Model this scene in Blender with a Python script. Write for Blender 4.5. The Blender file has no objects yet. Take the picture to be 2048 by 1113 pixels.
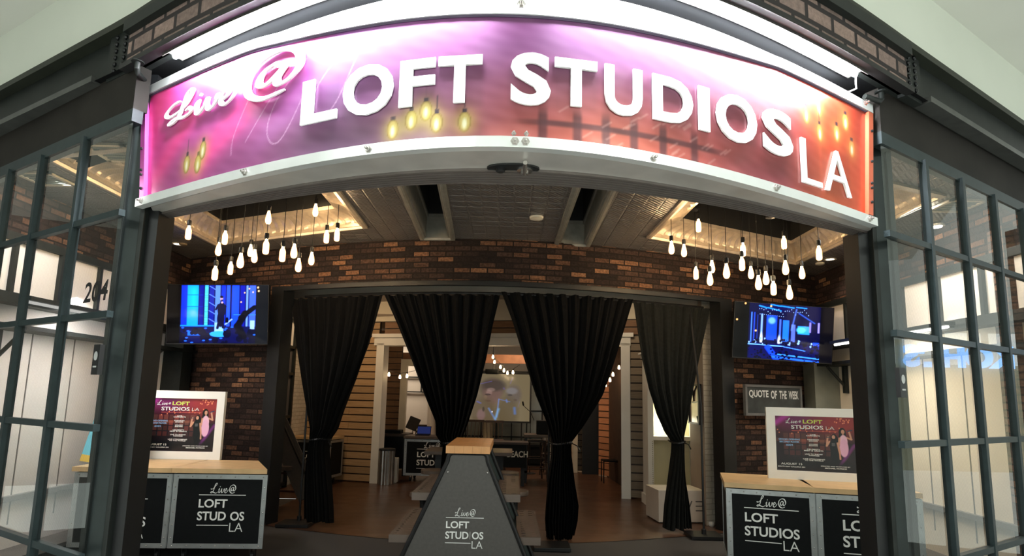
import bpy, bmesh, math, random
import numpy as np
from mathutils import Vector, Matrix
random.seed(7)
SC = bpy.context.scene
COL = SC.collection

# ---------------------------------------------------------------- camera
F, PX, PY, EYE = 1150.0, 1024.0, 636.0, 1.65
TILT = math.atan((795.0 - PY) / F)
ROLL = 0.022
cd = bpy.data.cameras.new('camera')
cd.sensor_width = 36.0
cd.sensor_fit = 'HORIZONTAL'
cd.lens = F / 2048 * 36.0
cd.shift_y = (PY - 556.5) / 2048
cd.clip_start, cd.clip_end = 0.05, 200
cam = bpy.data.objects.new('camera', cd)
COL.objects.link(cam)
cam.location = (0, 0, EYE)
cam.rotation_mode = 'QUATERNION'
cam.rotation_quaternion = (Matrix.Rotation(math.pi / 2 + TILT, 4, 'X') @ Matrix.Rotation(ROLL, 4, 'Z')).to_quaternion()
SC.camera = cam

# ---------------------------------------------------------------- world, exposure, large lights
SC.view_settings.view_transform = 'Standard'
SC.view_settings.look = 'None'
SC.view_settings.gamma = 1.0
SC.view_settings.exposure = 0.0
W = bpy.data.worlds.new('mall_air')
SC.world = W
W.use_nodes = True
W.node_tree.nodes['Background'].inputs[0].default_value = (0.80, 0.86, 0.80, 1)
W.node_tree.nodes['Background'].inputs[1].default_value = 1.15


def area(name, loc, size, power, color, target=None, shape='RECTANGLE', spread=math.pi):
    l = bpy.data.lights.new(name, 'AREA')
    l.energy = power
    l.color = color
    l.shape = shape
    l.size = size[0]
    if shape in ('RECTANGLE', 'ELLIPSE'):
        l.size_y = size[1]
    l.spread = spread
    o = bpy.data.objects.new(name, l)
    COL.objects.link(o)
    o.location = loc
    if target is not None:
        o.rotation_euler = (Vector(target) - Vector(loc)).to_track_quat('-Z', 'Y').to_euler()
    return o


def spot(name, loc, power, color, target, ang=70, blend=.6, r=.04):
    l = bpy.data.lights.new(name, 'SPOT')
    l.energy = power
    l.color = color
    l.spot_size = math.radians(ang)
    l.spot_blend = blend
    l.shadow_soft_size = r
    o = bpy.data.objects.new(name, l)
    COL.objects.link(o)
    o.location = loc
    o.rotation_euler = (Vector(target) - Vector(loc)).to_track_quat('-Z', 'Y').to_euler()
    return o


WARM = (1.0, .62, .32)
# ceiling lamps of the side bays behind the glass
area('bay_ceiling_light', (-3.9, 5.2, 3.5), (.5, 1.2), 45, (1, .95, .9), (-4.3, 5.4, 0))
area('bay_ceiling_light', (3.75, 5.6, 3.5), (.5, 1.2), 50, (1, .97, .88), (4.2, 5.4, 0))
area('bay_strip_light', (-4.25, 5.8, 2.36), (.06, 1.6), 26, (1, .95, .92), (-4.7, 6.1, 1.2))  # added light for the left display boards
area('bay_strip_light', (4.05, 6.2, 2.36), (.06, 2.0), 34, (1, .93, .78), (4.5, 6.0, 1.2))
area('mall_fill_light', (-3.5, -1.5, 4.5), (2.5, 2.0), 260, (.93, 1, .92), (-3.5, -1.5, 0))  # added unseen fill pair, bounces off the floor to brighten the mall ceiling
area('mall_fill_light', (3.5, -1.5, 4.5), (2.5, 2.0), 260, (.93, 1, .92), (3.5, -1.5, 0))
# recessed downlights grazing the brick side walls
spot('downlight', (-4.40, 7.35, 3.53), 26, WARM, (-4.7, 7.5, 2.6), 110)
spot('downlight', (4.18, 7.40, 3.53), 22, (1, .8, .6), (4.5, 7.5, 2.6), 110)
# rooms behind the curtains
area('inner_room_light', (-3.0, 9.4, 3.2), (.5, .5), 20, (1, .70, .40), (-3.3, 11.2, 1.2))
area('inner_room_light', (1.6, 8.9, 3.2), (.4, .4), 7, (1, .78, .52), (2.2, 10.2, 1.2))
area('back_room_light', (.5, 12.4, 2.95), (1.0, 1.0), 30, (1, .74, .52), (.3, 13.6, 0))
area('back_room_light', (-3.2, 14.9, 2.9), (.8, .8), 26, (1, .84, .66), (-3.2, 15.4, 1.2))
area('back_room_light', (2.5, 16.6, 2.8), (1.0, 1.0), 34, (1, .78, .56), (2.4, 17.4, .6))

# ---------------------------------------------------------------- pixel to place helpers (photo frame 2048 x 1113)
CT, ST = math.cos(TILT), math.sin(TILT)


def ray(px, py):
    x, y = px - PX, PY - py
    c, s = math.cos(ROLL), math.sin(ROLL)
    x, y = c * x - s * y, s * x + c * y
    return Vector((x, F * CT - y * ST, F * ST + y * CT))


EYEV = Vector((0, 0, EYE))


def aty(px, py, Y):
    d = ray(px, py)
    return EYEV + d * (Y / d.y)


def atz(px, py, Z):
    d = ray(px, py)
    return EYEV + d * ((Z - EYE) / d.z)


def atx(px, py, X):
    d = ray(px, py)
    return EYEV + d * (X / d.x)


class Plan:
    """a wall line seen from above, y = f(x), measured along its length"""
    def __init__(s, f, x0, x1, n=240):
        s.f = f
        s.xs = np.linspace(x0, x1, n)
        s.ys = np.array([f(x) for x in s.xs])
        d = np.hypot(np.diff(s.xs), np.diff(s.ys))
        s.s = np.concatenate([[0], np.cumsum(d)])
        s.s -= np.interp(0, s.xs, s.s)

    def at(s, u):
        return float(np.interp(u, s.s, s.xs)), float(np.interp(u, s.s, s.ys))

    def u(s, x):
        return float(np.interp(x, s.xs, s.s))

    def nrm(s, u):
        a, b = s.at(u - .01), s.at(u + .01)
        t = Vector((b[0] - a[0], b[1] - a[1], 0)).normalized()
        return t, Vector((t.y, -t.x, 0))     # tangent, outward (towards the viewer)

    def pt(s, u, z, off=0):
        x, y = s.at(u)
        n = s.nrm(u)[1]
        return Vector((x + n.x * off, y + n.y * off, z))

    def hit(s, px, py):
        d = ray(px, py)
        c = s.xs * d.y - s.ys * d.x
        i = int(np.where(c[:-1] * c[1:] <= 0)[0][0])
        t = c[i] / (c[i] - c[i + 1])
        y = s.ys[i] + (s.ys[i + 1] - s.ys[i]) * t
        return float(s.s[i] + t * (s.s[i + 1] - s.s[i])), float(EYE + d.z * y / d.y)


def hyp(y0, k=.7, w2=1.33, xc=-.03):
    w = math.sqrt(w2)
    return lambda x: y0 + k * (math.sqrt((x - xc) ** 2 + w2) - w)


SIGN = Plan(hyp(2.40), -3.0, 3.0)
_h = hyp(2.24)


def _fac(x):
    if x < -2.4:
        return _h(-2.4) + (-2.4 - x) * .56
    if x > 2.45:
        return _h(2.45) + (x - 2.45) * .62
    return _h(x)


FACADE = Plan(_fac, -6.5, 6.5, 500)
HEADB = Plan(hyp(2.81, .62, 1.9, -.05), -3.0, 3.0)
BACK = Plan(hyp(6.80, .55, 6.25, -.3), -7, 7)
DRAPE = Plan(hyp(7.06, .55, 6.25, -.3), -7, 7)
GL = Plan(lambda x: 3.28 - (x + 2.35) * .595, -6.2, -1.2)
GR = Plan(lambda x: 3.40 + (x - 2.35) * .62, 1.2, 6.2)
PORT = Plan(lambda x: 11.04 - .239 * (x + 2.46), -6, 6)
CEIL = 3.55
XL, XR = -4.70, 4.50

# ---------------------------------------------------------------- materials
MATS = {}


class NT:
    def __init__(s, name):
        s.m = bpy.data.materials.new(name)
        s.m.use_nodes = True
        s.n = s.m.node_tree.nodes
        s.l = s.m.node_tree.links
        s.p = s.n.get('Principled BSDF')
        s.out = s.n.get('Material Output')

    def node(s, t, **kw):
        n = s.n.new(t)
        ins = kw.pop('ins', {})
        for k, v in kw.items():
            setattr(n, k, v)
        for k, v in ins.items():
            if isinstance(v, bpy.types.NodeSocket):
                s.l.new(v, n.inputs[k])
            else:
                n.inputs[k].default_value = v
        return n

    def math(s, op, a, b=0.0):
        n = s.node('ShaderNodeMath', operation=op)
        for i, v in enumerate((a, b)):
            if isinstance(v, bpy.types.NodeSocket):
                s.l.new(v, n.inputs[i])
            else:
                n.inputs[i].default_value = v
        return n.outputs[0]

    def uv(s):
        return s.node('ShaderNodeUVMap').outputs[0]

    def obj(s):
        return s.node('ShaderNodeTexCoord').outputs['Object']

    def noise(s, scale, detail=4, vec=None, rough=.5):
        n = s.node('ShaderNodeTexNoise', ins={'Scale': scale, 'Detail': detail, 'Roughness': rough})
        if vec is not None:
            s.l.new(vec, n.inputs['Vector'])
        return n.outputs[0]

    def ramp(s, fac, stops, interp='LINEAR'):
        n = s.node('ShaderNodeValToRGB')
        n.color_ramp.interpolation = interp
        e = n.color_ramp.elements
        while len(e) < len(stops):
            e.new(.5)
        for k, (p, c) in enumerate(stops):
            e[k].position = p
            e[k].color = (*c, 1) if len(c) == 3 else c
        s.l.new(fac, n.inputs[0])
        return n.outputs[0]

    def bump(s, h, strength=.3, dist=.01):
        n = s.node('ShaderNodeBump', ins={'Strength': strength, 'Distance': dist, 'Height': h})
        s.l.new(n.outputs[0], s.p.inputs['Normal'])

    def mix(s, fac, a, b, mode='MIX'):
        n = s.node('ShaderNodeMix', data_type='RGBA', blend_type=mode)
        for k, v in ((0, fac), (6, a), (7, b)):
            if isinstance(v, bpy.types.NodeSocket):
                s.l.new(v, n.inputs[k])
            else:
                n.inputs[k].default_value = v if k == 0 else (*v, 1)
        return n.outputs[2]


def plain(name, col, rough=.6, metal=0.0, var=.12, scale=6, bump=0.0, spec=.5, emis=None, estr=0, aniso=0):
    if name in MATS:
        return MATS[name]
    t = NT(name)
    t.p.inputs['Roughness'].default_value = rough
    t.p.inputs['Metallic'].default_value = metal
    t.p.inputs['Specular IOR Level'].default_value = spec
    if var:
        nz = t.noise(scale, 5, t.obj())
        lo = tuple(c * (1 - var) for c in col)
        hi = tuple(min(1, c * (1 + var)) for c in col)
        t.l.new(t.ramp(nz, [(.3, lo), (.7, hi)]), t.p.inputs['Base Color'])
        if bump:
            t.bump(nz, bump, .005)
    else:
        t.p.inputs['Base Color'].default_value = (*col, 1)
    if emis:
        t.p.inputs['Emission Color'].default_value = (*emis, 1)
        t.p.inputs['Emission Strength'].default_value = estr
    MATS[name] = t.m
    return t.m


def emit(name, col, strength):
    if name in MATS:
        return MATS[name]
    t = NT(name)
    e = t.node('ShaderNodeEmission', ins={'Color': (*col, 1), 'Strength': strength})
    t.l.new(e.outputs[0], t.out.inputs[0])
    MATS[name] = t.m
    return t.m


def brick_mat(name, stops, mortar, bw=.205, bh=.068, ms=.009, rough=.85, bump=.7, wear=.5):
    t = NT(name)
    uv = t.uv()
    wob = t.node('ShaderNodeTexNoise', ins={'Scale': 9.0, 'Detail': 3.0, 'Vector': uv})
    off = t.node('ShaderNodeVectorMath', operation='SCALE', ins={0: wob.outputs['Color'], 'Scale': .006})
    v = t.node('ShaderNodeVectorMath', operation='ADD', ins={0: uv, 1: off.outputs[0]}).outputs[0]
    b = t.node('ShaderNodeTexBrick', ins={'Vector': v, 'Color1': (0, 0, 0, 1), 'Color2': (1, 1, 1, 1), 'Mortar': (0, 0, 0, 1),
                                         'Scale': 1.0, 'Mortar Size': ms, 'Mortar Smooth': .25, 'Bias': 0.0,
                                         'Brick Width': bw, 'Row Height': bh})
    rnd = b.outputs['Color']
    col = t.ramp(rnd, stops)
    n1 = t.noise(34, 6, uv, .65)
    n2 = t.noise(3.1, 3, uv)
    k = t.ramp(n1, [(.35, (1 - wear,) * 3), (.62, (1.0,) * 3), (.8, (1.25,) * 3)])
    col = t.mix(1.0, col, k, 'MULTIPLY')
    col = t.mix(t.math('MULTIPLY', n2, .35), col, tuple(c * .6 for c in mortar))
    col = t.mix(b.outputs['Fac'], col, mortar)
    t.l.new(col, t.p.inputs['Base Color'])
    t.p.inputs['Roughness'].default_value = rough
    t.p.inputs['Specular IOR Level'].default_value = .25
    h = t.math('ADD', t.math('MULTIPLY', t.math('SUBTRACT', 1.0, b.outputs['Fac']), 1.0), t.math('MULTIPLY', n1, .35))
    t.bump(h, bump, .008)
    MATS[name] = t.m
    return t.m


M_BRICK = brick_mat('old_brick', [(0, (.022, .014, .013)), (.4, (.045, .026, .022)), (.66, (.085, .048, .036)), (.84, (.19, .092, .052)), (1, (.36, .18, .095))], (.014, .009, .0075), wear=.65)
M_BRICKP = brick_mat('pink_brick', [(0, (.22, .16, .14)), (.5, (.30, .215, .19)), (1, (.38, .27, .23))], (.035, .03, .03), bw=.235, bh=.105, ms=.016, wear=.35)
M_WBRICK = brick_mat('white_painted_brick', [(0, (.62, .58, .50)), (1, (.74, .70, .62))], (.40, .37, .31), bw=.21, bh=.072, ms=.006, wear=.15, bump=.5)
M_BLACK = plain('black_steel', (.012, .015, .014), .5, 0, .25, 9, 0, .3)
M_POST = plain('dark_painted_steel', (.026, .034, .034), .42, .2, .25, 5, 0, .35)
M_POSTIN = plain('flat_black_paint', (.006, .007, .008), .5, 0, .2, 6)
M_MUNT = plain('muntin_paint', (.018, .030, .033), .45, .1, .15, 12, 0, .35)
M_ALU = plain('brushed_aluminium', (.80, .83, .83), .32, .6, .08, 3)
M_ALUD = plain('dull_aluminium', (.62, .60, .57), .38, .6, .12, 4)
M_WHITE = plain('white_paint', (.78, .76, .72), .5, 0, .04, 3)
M_CREAM = plain('cream_paint', (.70, .63, .50), .55, 0, .05, 3)
M_WFRAME = plain('white_frame', (.86, .85, .82), .45, 0, .03, 4)
M_RUB = plain('black_rubber', (.010, .010, .010), .6, 0, .1, 9)
M_CLOTH = plain('black_drape_cloth', (.0045, .0045, .0048), .92, 0, .25, 30, .1, .15)
M_SHEER = plain('thin_black_cloth', (.012, .013, .012), .9, 0, .25, 30, .1, .15)
M_MAPLE = plain('maple_butcher_block', (.60, .40, .20), .42, 0, .10, 7)
M_ORWOOD = plain('orange_butcher_block', (.62, .30, .11), .4, 0, .12, 9)
M_DKWOOD = plain('dark_stained_wood', (.040, .022, .014), .5, 0, .3, 8)
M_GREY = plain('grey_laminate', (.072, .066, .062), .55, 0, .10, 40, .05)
M_LAMBLK = plain('black_case_laminate', (.006, .007, .008), .55, 0, .15, 30, 0, .12)
M_CASEALU = plain('case_edging_aluminium', (.40, .42, .43), .38, .7, .12, 10)
M_LOGO = plain('white_vinyl', (.80, .81, .80), .5, 0, .03, 9)
M_STEEL = plain('stainless_steel', (.50, .48, .46), .26, .9, .12, 5)
M_CHAR = plain('charcoal_metal', (.020, .020, .021), .45, .5, .2, 9)
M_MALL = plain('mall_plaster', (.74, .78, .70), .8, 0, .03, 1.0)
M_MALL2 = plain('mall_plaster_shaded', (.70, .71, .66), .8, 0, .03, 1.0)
M_SOFF = plain('dark_soffit', (.016, .014, .012), .7, 0, .35, 3, 0, .2)
M_DKCEIL = plain('black_void_paint', (.006, .006, .006), .8, 0, .2, 3)
M_TUBE = emit('cool_white_tube', (.93, .96, 1.0), 700)
M_STRIP = emit('bay_tube', (1, .97, .9), 5)
M_LAMPW = emit('lamp_disc', (1, .93, .82), 6)
M_GLASSW = plain('frosted_window_white', (.84, .80, .76), .35, 0, .02, 2)
M_SCRIPT = M_LOGO


def slat_mat(name, c0, c1):
    t = NT(name)
    uv = t.uv()
    sep = t.node('ShaderNodeSeparateXYZ', ins={0: uv})
    st = t.node('ShaderNodeCombineXYZ', ins={0: t.math('MULTIPLY', sep.outputs[0], 1.5), 1: t.math('MULTIPLY', sep.outputs[1], 26.0), 2: 0.0})
    n = t.noise(2.2, 6, st.outputs[0], .6)
    row = t.node('ShaderNodeTexWhiteNoise', noise_dimensions='1D', ins={'W': t.math('FLOOR', t.math('DIVIDE', sep.outputs[1], .137))})
    col = t.ramp(n, [(.3, c0), (.7, c1)])
    k = t.ramp(row.outputs[0], [(0, (.78,) * 3), (1, (1.12,) * 3)])
    t.l.new(t.mix(1.0, col, k, 'MULTIPLY'), t.p.inputs['Base Color'])
    t.p.inputs['Roughness'].default_value = .65
    t.bump(n, .2, .003)
    MATS[name] = t.m
    return t.m


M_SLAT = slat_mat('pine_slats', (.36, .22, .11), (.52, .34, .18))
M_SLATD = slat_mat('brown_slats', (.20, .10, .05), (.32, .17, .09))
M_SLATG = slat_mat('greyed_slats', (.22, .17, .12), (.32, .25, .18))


def floor_mats():
    t = NT('wood_floor')
    uv = t.obj()
    b = t.node('ShaderNodeTexBrick', ins={'Vector': uv, 'Color1': (0, 0, 0, 1), 'Color2': (1, 1, 1, 1), 'Mortar': (0, 0, 0, 1), 'Scale': 1.0,
                                         'Mortar Size': .002, 'Bias': 0.0, 'Brick Width': 1.2, 'Row Height': .09})
    col = t.ramp(b.outputs['Color'], [(0, (.075, .034, .019)), (1, (.125, .058, .031))])
    n = t.noise(4, 3, uv)
    col = t.mix(t.math('MULTIPLY', n, .4), col, (.05, .026, .017))
    t.l.new(t.mix(b.outputs['Fac'], col, (.02, .012, .008)), t.p.inputs['Base Color'])
    t.l.new(t.ramp(n, [(.3, (.28,) * 3), (.7, (.36,) * 3)]), t.p.inputs['Roughness'])
    MATS['wood'] = t.m
    t = NT('entry_carpet')
    n = t.noise(240, 3, t.obj())
    n2 = t.noise(2.0, 4, t.obj())
    t.l.new(t.mix(n2, t.ramp(n, [(.3, (.030, .027, .026)), (.7, (.085, .078, .074))]), (.05, .045, .043)), t.p.inputs['Base Color'])
    t.p.inputs['Roughness'].default_value = .9
    t.bump(n, .4, .004)
    MATS['carpet'] = t.m
    return MATS['wood'], MATS['carpet']


M_WOODF, M_CARPET = floor_mats()


def tin_mat(name, col, rough=.36):
    t = NT(name)
    uv = t.obj()
    b = t.node('ShaderNodeTexBrick', ins={'Vector': uv, 'Color1': (.5,) * 3 + (1,), 'Color2': (.5,) * 3 + (1,), 'Mortar': (0, 0, 0, 1), 'Scale': 1.0,
                                         'Mortar Size': .012, 'Mortar Smooth': .6, 'Brick Width': .16, 'Row Height': .16})
    b.offset = 0
    rot = t.node('ShaderNodeMapping', ins={'Vector': uv, 'Rotation': (0, 0, math.radians(45))})
    w = t.node('ShaderNodeTexWave', wave_type='BANDS', bands_direction='X', ins={'Vector': rot.outputs[0], 'Scale': 9.0, 'Distortion': 0.0})
    big = t.node('ShaderNodeTexBrick', ins={'Vector': uv, 'Color1': (1,) * 4, 'Color2': (1,) * 4, 'Mortar': (0, 0, 0, 1), 'Scale': 1.0,
                                           'Mortar Size': .010, 'Mortar Smooth': .2, 'Brick Width': .64, 'Row Height': .64})
    big.offset = 0
    h = t.math('ADD', t.math('MULTIPLY', b.outputs['Fac'], -1.0), t.math('MULTIPLY', w.outputs['Fac'], .35))
    h = t.math('ADD', h, t.math('MULTIPLY', big.outputs['Fac'], 2.0))
    n = t.noise(3, 4, uv)
    t.l.new(t.ramp(n, [(.3, tuple(c * .8 for c in col)), (.7, col)]), t.p.inputs['Base Color'])
    t.p.inputs['Metallic'].default_value = .55
    t.p.inputs['Roughness'].default_value = rough
    t.bump(h, .9, .016)
    MATS[name] = t.m
    return t.m


M_TIN = tin_mat('pressed_tin', (.25, .235, .225))
M_COVE = plain('silver_plaster_cove', (.62, .52, .40), .34, .45, .15, 10)


def glass_mat(name, tint=.90, wire=True, refl=1.0):
    t = NT(name)
    tr = t.node('ShaderNodeBsdfTransparent', ins={'Color': (tint * .97, tint, tint * .985, 1)})
    gl = t.node('ShaderNodeBsdfGlossy', ins={'Color': (.95, 1, .98, 1), 'Roughness': .0})
    fr = t.node('ShaderNodeFresnel', ins={'IOR': 1.52})
    f = t.math('MINIMUM', t.math('MULTIPLY', fr.outputs[0], refl), .9)
    mx = t.node('ShaderNodeMixShader', ins={0: f, 1: tr.outputs[0], 2: gl.outputs[0]})
    last = mx.outputs[0]
    if wire:
        sep = t.node('ShaderNodeSeparateXYZ', ins={0: t.uv()})
        u, v = sep.outputs[0], sep.outputs[1]
        ls = []
        for s in (1.0, -1.0):
            a = t.math('ADD', t.math('MULTIPLY', u, 1.7 * s), v)
            a = t.math('FRACT', t.math('DIVIDE', a, .034))
            ls.append(t.math('LESS_THAN', t.math('ABSOLUTE', t.math('SUBTRACT', a, .5)), .035))
        m = t.math('MULTIPLY', t.math('MAXIMUM', ls[0], ls[1]), .32)
        df = t.node('ShaderNodeBsdfDiffuse', ins={'Color': (.10, .11, .11, 1)})
        mx2 = t.node('ShaderNodeMixShader', ins={0: m, 1: last, 2: df.outputs[0]})
        last = mx2.outputs[0]
    t.l.new(last, t.out.inputs[0])
    MATS[name] = t.m
    return t.m


M_WGLASS = glass_mat('wired_glass')
M_CLEAR = glass_mat('clear_glass', .98, False, 1.0)


def bulb_mat():
    t = NT('amber_bulb_glass')
    lw = t.node('ShaderNodeLayerWeight', ins={'Blend': .35})
    f = lw.outputs['Facing']
    col = t.ramp(f, [(0, (1, .74, .42)), (.40, (1, .52, .17)), (1, (.95, .28, .05))])
    st = t.ramp(f, [(0, (1, 1, 1)), (.20, (.25,) * 3), (.42, (.020,) * 3), (.75, (.007,) * 3)])
    e = t.node('ShaderNodeEmission', ins={'Color': col, 'Strength': t.math('MULTIPLY', st, 125.0)})
    t.l.new(e.outputs[0], t.out.inputs[0])
    MATS['bulb'] = t.m
    return t.m


M_BULB = bulb_mat()


def painted(name, emissive=0.0, rough=.3, metal=0.0, coat=0.0):
    t = NT(name)
    a = t.node('ShaderNodeVertexColor', layer_name='paint')
    if emissive:
        t.p.inputs['Base Color'].default_value = (.004, .004, .004, 1)
        t.p.inputs['Roughness'].default_value = .12
        t.p.inputs['Specular IOR Level'].default_value = .2
        t.l.new(a.outputs[0], t.p.inputs['Emission Color'])
        t.p.inputs['Emission Strength'].default_value = emissive
    else:
        t.l.new(a.outputs[0], t.p.inputs['Base Color'])
        t.p.inputs['Roughness'].default_value = rough
        t.p.inputs['Metallic'].default_value = metal
        t.p.inputs['Coat Weight'].default_value = coat
        t.p.inputs['Coat Roughness'].default_value = .12
    MATS[name] = t.m
    return t.m


M_SCREEN = painted('lit_screen', 2.6)
M_PROJ = painted('projected_picture', .85)
M_PRINT = painted('printed_poster', 0, .25, 0, .2)
M_ART = painted('airbrushed_metal', 0, .38, .35, .25)


# ---------------------------------------------------------------- mesh building
class MB:
    def __init__(s):
        s.v, s.f, s.uv, s.mi = [], [], [], []

    def add(s, vs, fs, uvs=None, mi=0, M=None):
        b = len(s.v)
        for p in vs:
            s.v.append(tuple(M @ Vector(p)) if M is not None else tuple(p))
        for k, f in enumerate(fs):
            s.f.append(tuple(i + b for i in f))
            s.uv.append(uvs[k] if uvs else None)
            s.mi.append(mi)
        return s

    def quad(s, a, b, c, d, uv=None, mi=0):
        return s.add([a, b, c, d], [(0, 1, 2, 3)], [uv] if uv else None, mi)

    def box(s, lo, hi, M=None, mi=0, bev=0.0):
        x0, y0, z0 = lo
        x1, y1, z1 = hi
        if bev <= 0:
            vs = [(x, y, z) for z in (z0, z1) for y in (y0, y1) for x in (x0, x1)]
            fs = [(0, 2, 3, 1), (4, 5, 7, 6), (0, 1, 5, 4), (2, 6, 7, 3), (0, 4, 6, 2), (1, 3, 7, 5)]
            return s.add(vs, fs, None, mi, M)
        bm = bmesh.new()
        bmesh.ops.create_cube(bm, size=1)
        for v in bm.verts:
            v.co = Vector(((x0 + x1) / 2 + v.co.x * (x1 - x0), (y0 + y1) / 2 + v.co.y * (y1 - y0), (z0 + z1) / 2 + v.co.z * (z1 - z0)))
        bmesh.ops.bevel(bm, geom=bm.edges[:], offset=bev, segments=2, affect='EDGES', profile=.6)
        bm.verts.index_update()
        s.add([v.co.copy() for v in bm.verts], [[v.index for v in f.verts] for f in bm.faces], None, mi, M)
        bm.free()
        return s

    def bar(s, a, b, w, h, up=(0, 0, 1), mi=0):
        """a rectangular bar from a to b, w across and h along `up`"""
        a, b = Vector(a), Vector(b)
        d = (b - a)
        L = d.length
        d.normalize()
        side = d.cross(Vector(up)).normalized()
        u2 = side.cross(d).normalized()
        M = Matrix((( side.x, d.x, u2.x, a.x), (side.y, d.y, u2.y, a.y), (side.z, d.z, u2.z, a.z), (0, 0, 0, 1)))
        return s.box((-w / 2, 0, -h / 2), (w / 2, L, h / 2), M, mi)

    def tube(s, pts, r, seg=8, cap=True, mi=0):
        pts = [Vector(p) for p in pts]
        n = len(pts)
        rs = r if isinstance(r, (list, tuple)) else [r] * n
        prev = None
        vs, fs = [], []
        for i, p in enumerate(pts):
            t = (pts[min(i + 1, n - 1)] - pts[max(i - 1, 0)]).normalized()
            if prev is None:
                a = Vector((0, 0, 1)) if abs(t.z) < .9 else Vector((1, 0, 0))
                prev = t.cross(a).normalized()
            prev = (prev - t * prev.dot(t)).normalized()
            q = t.cross(prev)
            for k in range(seg):
                an = 2 * math.pi * k / seg
                vs.append(p + (prev * math.cos(an) + q * math.sin(an)) * rs[i])
        for i in range(n - 1):
            for k in range(seg):
                k2 = (k + 1) % seg
                fs.append((i * seg + k, i * seg + k2, (i + 1) * seg + k2, (i + 1) * seg + k))
        if cap:
            fs.append(tuple(range(seg - 1, -1, -1)))
            fs.append(tuple((n - 1) * seg + k for k in range(seg)))
        return s.add(vs, fs, None, mi)

    def lathe(s, prof, c=(0, 0, 0), seg=16, M=None, mi=0):
        vs, fs = [], []
        n = len(prof)
        for r, z in prof:
            for k in range(seg):
                a = 2 * math.pi * k / seg
                vs.append((c[0] + r * math.cos(a), c[1] + r * math.sin(a), c[2] + z))
        for i in range(n - 1):
            for k in range(seg):
                k2 = (k + 1) % seg
                fs.append((i * seg + k, i * seg + k2, (i + 1) * seg + k2, (i + 1) * seg + k))
        fs.append(tuple(range(seg - 1, -1, -1)))
        fs.append(tuple((n - 1) * seg + k for k in range(seg)))
        return s.add(vs, fs, None, mi, M)

    def prism(s, poly, y0, y1, M=None, mi=0):
        """polygon in x,z extruded along y"""
        n = len(poly)
        vs = [(x, y0, z) for x, z in poly] + [(x, y1, z) for x, z in poly]
        fs = [tuple(range(n)), tuple(range(2 * n - 1, n - 1, -1))]
        fs += [(i, i + n, (i + 1) % n + n, (i + 1) % n) for i in range(n)]
        return s.add(vs, fs, None, mi, M)

    def build(s, name, mat, parent=None, world=True, smooth=False, loc=None):
        me = bpy.data.meshes.new(name)
        off = Vector((0, 0, 0))
        if parent is not None and world:
            p = parent
            while p is not None:
                off += p.location
                p = p.parent
        if loc is not None:
            off = Vector(loc)
        vs = [(x - off.x, y - off.y, z - off.z) for x, y, z in s.v]
        me.from_pydata(vs, [], s.f)
        mats = mat if isinstance(mat, (list, tuple)) else [mat]
        for m in mats:
            me.materials.append(m)
        if len(mats) > 1:
            me.polygons.foreach_set('material_index', s.mi)
        if any(u is not None for u in s.uv):
            ul = me.uv_layers.new(name='UVMap')
            k = 0
            for f, u in zip(s.f, s.uv):
                for j in range(len(f)):
                    ul.data[k].uv = u[j] if u else (0, 0)
                    k += 1
        bm = bmesh.new()
        bm.from_mesh(me)
        bmesh.ops.recalc_face_normals(bm, faces=bm.faces)
        bm.to_mesh(me)
        bm.free()
        if smooth:
            me.polygons.foreach_set('use_smooth', [True] * len(me.polygons))
            me.set_sharp_from_angle(angle=math.radians(40))
        me.update()
        o = bpy.data.objects.new(name, me)
        COL.objects.link(o)
        if parent is not None:
            o.parent = parent
        elif loc is not None:
            o.location = loc
        return o


def tag(o, label=None, cat=None, group=None, kind=None):
    if label:
        o['label'] = label
    if cat:
        o['category'] = cat
    if group:
        o['group'] = group
    if kind:
        o['kind'] = kind
    return o


def thing(name, loc=(0, 0, 0), label=None, cat=None, group=None, rz=0, kind=None):
    o = bpy.data.objects.new(name, None)
    o.empty_display_size = .1
    COL.objects.link(o)
    o.location = loc
    o.rotation_euler = (0, 0, rz)
    return tag(o, label, cat, group, kind)


def copy_tree(o, parent=None):
    c = o.copy()
    COL.objects.link(c)
    c.parent = parent
    for ch in o.children:
        copy_tree(ch, c)
    return c


def struct(mb, name, mat, parent=None, **k):
    o = mb.build(name, mat, parent, **k)
    if parent is None:
        o['kind'] = 'structure'
    return o


def slab(pf, x0, x1, z0, z1, th, n=24, mb=None):
    """a bent wall following plan pf between x0 and x1, th thick behind its face"""
    mb = mb or MB()
    u0, u1 = pf.u(x0), pf.u(x1)
    P = []
    for i in range(n + 1):
        u = u0 + (u1 - u0) * i / n
        P.append((u, pf.pt(u, 0), pf.pt(u, 0, -th)))
    for i in range(n):
        (ua, a, a2), (ub, b, b2) = P[i], P[i + 1]
        def q(p, z):
            return Vector((p.x, p.y, z))
        mb.quad(q(a, z0), q(b, z0), q(b, z1), q(a, z1), [(ua, z0), (ub, z0), (ub, z1), (ua, z1)])
        mb.quad(q(a2, z0), q(a2, z1), q(b2, z1), q(b2, z0), [(ua, z0), (ua, z1), (ub, z1), (ub, z0)])
        mb.quad(q(a, z0), q(a2, z0), q(b2, z0), q(b, z0), [(ua, z0), (ua, z0 - th), (ub, z0 - th), (ub, z0)])
        mb.quad(q(a, z1), q(b, z1), q(b2, z1), q(a2, z1), [(ua, z1), (ub, z1), (ub, z1 + th), (ua, z1 + th)])
    for (u, a, a2), s in ((P[0], 1), (P[-1], -1)):
        mb.quad(Vector((a.x, a.y, z0)), Vector((a2.x, a2.y, z0)), Vector((a2.x, a2.y, z1)), Vector((a.x, a.y, z1)),
                [(u, z0), (u + th, z0), (u + th, z1), (u, z1)])
    return mb


# ---------------------------------------------------------------- lettering
_tc = {}


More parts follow.
